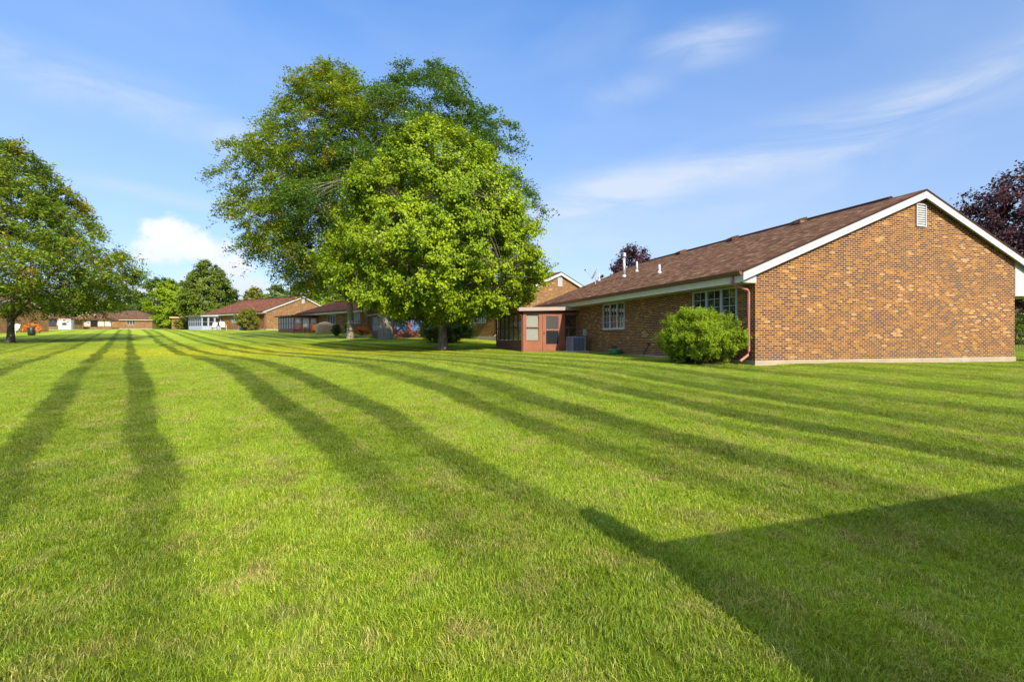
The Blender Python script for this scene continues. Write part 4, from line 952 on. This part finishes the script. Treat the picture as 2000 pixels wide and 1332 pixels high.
simple('broadleaf_tree', 'tall green tree with thin trunk in front of the white framed sunroom', 406, 92, 509, 92, 'l_mid', 300, 52, G2, prof='oval', crown_low=.19, nl=260, tr=.16, lsize=.28)
for i, (px, Y, yt, w, lf, lab) in enumerate([
    (312, 190, 537, 70, 'l_dark', 'dark tree rising behind the bright yellow green tree'),
    (268, 200, 572, 70, 'l_dark', 'low dark tree at the back, right above the far hipped roof'),
    (222, 205, 580, 70, 'l_dark', 'low dark tree at the back above the left end of the far hipped roof'),
    (175, 195, 578, 70, 'l_mid', 'green tree behind the distant orange gable'),
    (120, 190, 572, 80, 'l_dark', 'dark tree far behind the white shed'),
    (60, 150, 560, 100, 'l_dark', 'dark background tree behind the forked trunk at the left'),
    (5, 120, 555, 110, 'l_mid', 'green background tree at the left edge behind the forked tree'),
    (360, 175, 560, 60, 'l_dark', 'dark tree between the bright tree and the tall green one'),
    (450, 130, 568, 50, 'l_dark', 'small dark tree just left of the long red roof'),
    (497, 125, 562, 66, 'l_olive', 'olive tree behind the left end of the long red roof'),
    (545, 130, 556, 70, 'l_mid', 'green tree behind the middle of the long red roof'),
    (598, 120, 545, 74, 'l_olive', 'olive tree behind the sunlit gable left of centre'),
    (640, 110, 556, 70, 'l_bright', 'light green tree behind the pale forked limbs'),
    (700, 100, 560, 90, 'l_mid', 'green tree far behind the thick pale trunk'),
    (780, 95, 565, 100, 'l_dark', 'dark tree far behind the round maple'),
    ]):
    simple('broadleaf_tree', lab, px, Y, yt, w, lf, 130, 60 + i, G2, crown_low=.05, nl=200)
simple('purple_tree', 'small purple leaved tree peeking over the roof ridge behind the metal flue', 1237, 58, 478, 112, 'l_purple', 240, 81, 'purple leaved trees', prof='wide', crown_low=.2, nl=150, lsize=.22)
simple('purple_tree', 'tiny purple tree top beside the satellite dish', 1176, 62, 533, 34, 'l_purple', 70, 83, 'purple leaved trees', crown_low=.2, nl=100, lsize=.22)
simple('purple_tree', 'large purple leaved tree rising behind the roof at the right edge', 2010, 36, 322, 262, 'l_purple', 420, 82, 'purple leaved trees', prof='wide', crown_low=.22, nl=190, lsize=.20, tr=.25)
simple('broadleaf_tree', 'dark green tree seen under the porch roof at the right edge', 2010, 52, 560, 110, 'l_dark', 120, 84, G2, crown_low=.1, nl=130)

def shrub(name, label, x, y, h, rx, ry, rz=0, leaf='l_bush', n=90, nl=150, lsize=.07, seed=1, group=None, spiky=.9, z0=None, clump=None, aspect=.5, low=.12, flare=.6):
    """many stems rise from the root and carry leafy shoots: a vase shape, or a ball when flare is near 1"""
    rng = np.random.default_rng(seed); z0 = tz(x, y) if z0 is None else z0
    root = empty(name, label, 'shrub', (x, y, z0 - .02), rz, group); wood = MB(); Ps, Ns, As = [], [], []
    cl = clump or .16 * max(rx, ry)
    for j in range(n):
        a = rng.uniform(0, 2 * math.pi); t = 1 - rng.random() ** 1.4 * .9; z = low + (1 - low) * t if rng.random() < .9 else rng.uniform(low, .6)
        prof = (flare + (1 - flare) * min(1, z / .45)) * math.sqrt(max(0.02, 1 - max(0, (z - .45) / .62) ** 2))
        q = prof * (1 - .55 * rng.random() ** 1.8) * (1 + .13 * math.sin(3 * a + seed) + .09 * math.sin(5 * a + 2 * seed))
        if rng.random() < z ** 4 * .5: q *= rng.random()
        c = np.array([rx * q * math.cos(a), ry * q * math.sin(a), h * z * (1 - .0 * q) * rng.uniform(.80, 1.05)])
        b = np.array([rx * .12 * rng.normal(), ry * .12 * rng.normal(), -.05])
        p = limb_pts(b, c, .08, 5, rng); wood.tube([tuple(k) for k in p], taper(.018 * max(1, h / 2), .005, 5), 4, False)
        out = unit(c * np.array([1, 1, .4])); m = int(nl * rng.uniform(.6, 1.3))
        ns = 7; sd = unit(out * .6 + np.array([0, 0, spiky]) + rng.normal(0, .45, (ns, 3))); sl = cl * rng.uniform(.7, 2.6, ns)
        k = rng.integers(0, ns, m); tt = rng.random(m)
        Ps.append(c - out * cl * .5 + sd[k] * (sl[k] * tt)[:, None] + rng.normal(0, cl * .22, (m, 3)))
        Ns.append(unit(rng.normal(0, .7, (m, 3)) + out * .7 + np.array([0, 0, .6]))); As.append(unit(sd[k] + rng.normal(0, .45, (m, 3))))
    wood.build('stems', M['darkbark'], root, True)
    P = np.concatenate(Ps); keep = P[:, 2] > .02
    leaf_mesh('foliage', P[keep], np.concatenate(Ns)[keep], np.concatenate(As)[keep], lsize * rng.uniform(.6, 1.3, keep.sum()), aspect, M[leaf], root)
    return root
shrub('leafy_shrub', 'bright green spreading shrub under the nearest grid window of the large brick house', 5.83, 16.2, 1.60, 1.02, 1.55, TH_A, 'l_bush', 480, 230, .047, 3, spiky=.9, clump=.13, flare=.62, low=.05)
shrub('leafy_shrub', 'large dark green shaded shrub right behind the round maple trunk', -4.95, 37.6, 2.25, 1.95, 1.5, 0, 'l_bushd', 190, 150, .12, 7, spiky=.4, clump=.28, flare=.8, low=.05)
shrub('round_shrub', 'tall rounded shrub against the long red roofed house left of its gable', -39.4, 76.2, 3.0, 1.5, 1.3, 0, 'l_olive', 110, 110, .2, 8, 'shrubs beside the far houses', .5, clump=.3, flare=.5)
shrub('round_shrub', 'clipped round shrub in front of the small flat roofed brick box', -61.5, 95.5, 2.1, 1.15, 1.1, 0, 'l_olive', 90, 90, .2, 9, 'shrubs beside the far houses', .3, clump=.25, flare=.8)
shrub('round_shrub', 'dark shrub between the clipped round shrub and the white framed sunroom', -57.4, 93.5, 2.6, 2.0, 1.1, 0, 'l_bushd', 100, 90, .2, 10, 'shrubs beside the far houses', .4, clump=.3, flare=.8)
shrub('round_shrub', 'tiny dark round shrub on the lawn beside the tan cover', -17.9, 52.2, 1.08, .42, .42, 0, 'l_bushd', 70, 90, .09, 12, 'shrubs beside the far houses', .3, clump=.13, flare=.85)
shrub('leafy_plant', 'lime green upright plant between the tiny round shrub and the pale forked tree', -18.3, 57.0, 1.9, .35, .3, 0, 'l_bright', 30, 60, .14, 13, None, 1.4, clump=.16, flare=.5)
shrub('flower_bed', 'orange flowers at the foot of the brick wall right of the pale forked tree', -15.9, 54.3, .75, 1.0, .5, R(47), 'l_flower', 40, 60, .12, 14, None, .6, clump=.14, flare=.9)
shrub('leafy_shrub', 'small green shrub at the right edge behind the house corner', 33.6, 34.0, 1.6, .9, .8, 0, 'l_mid', 70, 90, .10, 16, None, .5, clump=.18, flare=.8)
shrub('leafy_shrub', 'round shrub off the right corner of the large brick house', 20.2, 17.6, 1.9, .55, .55, 0, 'l_mid', 70, 80, .09, 17, None, .5, clump=.13, flare=.8)

# ------------------------------------------------------------------ small things on the patios and at the edges
x, y = -41.7, 79.4; air_con('air_conditioner', 'tall pale air conditioner against the wall of the long red roofed house', x, y, R(57), 1.0, 1.15)
def adirondack(label, x, y, rz, mat='redwood', s=1.0, group=None):
    r = empty('garden_chair', label, 'chair', (x, y, tz(x, y)), rz, group)
    m = MB()
    for k in range(5):
        a = -.24 + k * .12; m.prism([(.22, .36), (.20, .33), (.52, 1.0 + .03 * (2 - abs(k - 2))), (.545, 1.0 + .03 * (2 - abs(k - 2)))], 'x', a - .052, a + .052)
    m.build('backrest', M[mat], r)
    m = MB(); m.prism([(-.28, .37), (.24, .28), (.24, .31), (-.28, .40)], 'x', -.29, .29); m.build('seat', M[mat], r)
    for sx in (-1, 1):
        m = MB(); m.box((sx * .33 - .07, -.32, .56), (sx * .33 + .07, .38, .59)); m.build('armrest', M[mat], r)
        m = MB(); m.box((sx * .31 - .02, -.29, 0), (sx * .31 + .02, -.19, .56)); m.build('leg', M[mat], r)
        m = MB(); m.prism([(.10, .34), (.22, .34), (.55, 0), (.45, 0)], 'x', sx * .31 - .02, sx * .31 + .02); m.build('leg', M[mat], r)
    r.scale = (s, s, s); return r
CG = 'garden chairs on the patios'
adirondack('red wooden garden chair at the left in front of the rose framed sunroom', -25.0, 59.6, R(20), 'redwood', 1.15, CG)
adirondack('red wooden garden chair at the right in front of the rose framed sunroom', -23.8, 60.0, R(-30), 'redwood', 1.15, CG)
adirondack('orange garden chair between the red chairs and the tan cover', -22.6, 58.6, R(10), 'orange', 1.05, CG)
adirondack('white garden chair beside the tall pale air conditioner', -44.6, 79.0, R(40), 'white2', 1.3, CG)
adirondack('white garden chair at the left edge of the white framed sunroom', -46.6, 80.0, R(10), 'white2', 1.2, CG)
def cover():
    x, y = -21.2, 58.0; r = empty('furniture_cover', 'tan fabric cover draped over patio furniture beside the brick wall', 'cover', (x, y, tz(x, y)), R(35))
    m = MB(); rng = random.Random(3); n = 28; rings = [(1.0, 0), (1.0, .25), (.98, .6), (.94, .95), (.82, 1.12), (.5, 1.28), (.2, 1.36), (.02, 1.38)]
    vs = []; fs = []
    for r_, z in rings:
        for i in range(n):
            a = 2 * math.pi * i / n; c = math.cos(a); s_ = math.sin(a); q = (abs(c) ** 4 + abs(s_) ** 4) ** -.25
            q *= 1 + (.035 * math.sin(a * 9) * (1 - z / 1.4)); vs.append((.98 * r_ * q * c, .65 * r_ * q * s_, z))
    for k in range(len(rings) - 1):
        for i in range(n): fs.append((k * n + i, k * n + (i + 1) % n, (k + 1) * n + (i + 1) % n, (k + 1) * n + i))
    m.add(vs, fs); m.build('drape', M['tan'], r, True)
    m = MB(); m.tube([(-1.0, -.4, .08), (-1.0, -.4, .02)], .05); m.tube([(1.0, -.4, .08), (1.0, -.4, .02)], .05); m.build('feet', M['black'], r)
cover()
def shed():
    x, y = -94.0, 108.0; r = empty('garden_shed', 'small white shed with a dark window left of the far brick houses', 'shed', (x, y, tz(x, y)), R(25))
    m = MB(); m.box((-1.05, -.9, -.2), (1.05, .9, 2.0)); m.prism([(-1.0, 2.0), (1.0, 2.0), (0.9, 2.12), (-.9, 2.2)], 'x', -1.0, 1.0); m.build('wall', M['siding'], r)
    m = MB(); m.prism([(-1.05, 2.13), (1.05, 2.05), (1.05, 2.13), (-1.05, 2.22)], 'y', -1.02, 1.02); m.build('roof', M['white'], r)
    w = MB(); w.box((-.5, -.935, .82), (.38, -.901, 1.42)); wo = w.build('window', M['white'], r)
    g = MB(); g.box((-.43, -.945, .88), (.31, -.936, 1.36)); g.build('pane', M['glass'], wo)
    d = MB(); d.box((1.051, -.4, .0), (1.08, .4, 1.85)); d.build('door', M['sash'], r)
shed()
def screened_porch(label, x, y, rz, n=3, blinds=True, z=None):
    r = empty('screened_porch', label, 'porch', (x, y, tz(x, y) if z is None else z), rz, 'screened porches by the far houses')
    w = n * 1.68; h0 = -w / 2
    m = MB(); m.box((h0 - .08, 0, -.3), (-h0 + .08, 3, .55)); m.build('base_wall', M['brick'], r)
    for k in range(n + 1):
        p = MB(); q = h0 + k * 1.68; p.box((q - .06, .02, .56), (q + .06, .14, 2.3)); p.build('post', M['brown'], r)
    for k in range(n):
        p = MB(); q = h0 + .06 + k * 1.68
        if blinds and k != 1: p.box((q, .06, .8), (q + 1.56, .08, 2.28)); p.build('blind', M['blind'], r)
        else: p.box((q, .06, .56), (q + 1.56, .08, 2.28)); p.build('pane', M['glass'], r)
    m = MB(); m.prism([(h0 - .4, 2.3), (-h0 + .4, 2.3), (-h0 - .2, 2.62), (h0 + .2, 2.62)], 'y', -.3, 3.2); m.build('roof', M['shingle_red'], r)
screened_porch('screened porch with white blinds between the forked tree and the white shed', -98.8, 110.0, R(8))
screened_porch('low screened porch with white blinds in front of the distant orange gable', -108.5, 134.0, R(6), 4)
def brick_box():
    x, y = -62.8, 97.0; r = empty('brick_shelter', 'small orange brick shelter with a flat tan roof beside the clipped round shrub', 'shelter', (x, y, tz(x, y)), R(12))
    m = MB(); m.box((-1.5, 0, -.3), (1.4, 2.4, 2.15)); m.build('wall', M['brick'], r)
    m = MB(); m.box((-1.75, -.35, 2.15), (1.75, 2.7, 2.38)); m.build('roof', M['tanroof'], r)
    m = MB(); m.box((-.2, -.06, .0), (.75, -.003, 2.0)); d = m.build('door', M['white'], r)
    m = MB(); m.box((.60, -.11, .95), (.66, -.061, 1.05)); m.build('handle', M['darkmetal'], d)
brick_box()
def grill(x, y):
    r = empty('kettle_grill', 'covered dark grill on the patio beside the left forked tree', 'grill', (x, y, tz(x, y)), R(20))
    m = MB(); m.rev([(.36, 0.0), (.40, .3), (.38, .75), (.33, 1.0), (.18, 1.15), (.03, 1.18)], 16); m.build('cover', M['black'], r, True)
    m = MB(); m.box((.38, -.2, .72), (.75, .2, .76)); m.build('side_shelf', M['metal'], r); r.scale = (.8, .8, .8)
grill(-50.2, 53.5)
shrub('flower_bed', 'orange red flowers on the ground right of the forked trunk at the left', -55.8, 59.5, 1.0, 1.0, .5, 0, 'l_flower', 40, 60, .14, 15, None, .5, clump=.16, flare=.9)
adirondack('white garden chair beside the orange red flowers at the left edge', -55.0, 56.5, R(15), 'white2', 1.1, CG)
def fence():
    x, y = 26.2, 27.5; r = empty('railing', 'black iron railing seen beyond the right corner of the large brick house', 'fence', (x, y, tz(x, y)), R(-6))
    for z in (.12, .95):
        m = MB(); m.box((0, -.012, z), (5.0, .012, z + .03)); m.build('rail', M['black'], r)
    for k in range(4):
        m = MB(); m.box((k * 1.65, -.03, -.1), (k * 1.65 + .05, .03, 1.1)); m.build('post', M['black'], r)
    for k in range(36):
        q = .1 + k * .135
        if abs((q + .02) % 1.65 - .02) < .06: continue
        m = MB(); m.box((q, -.008, .151), (q + .016, .008, .949)); m.build('picket', M['black'], r)
fence()
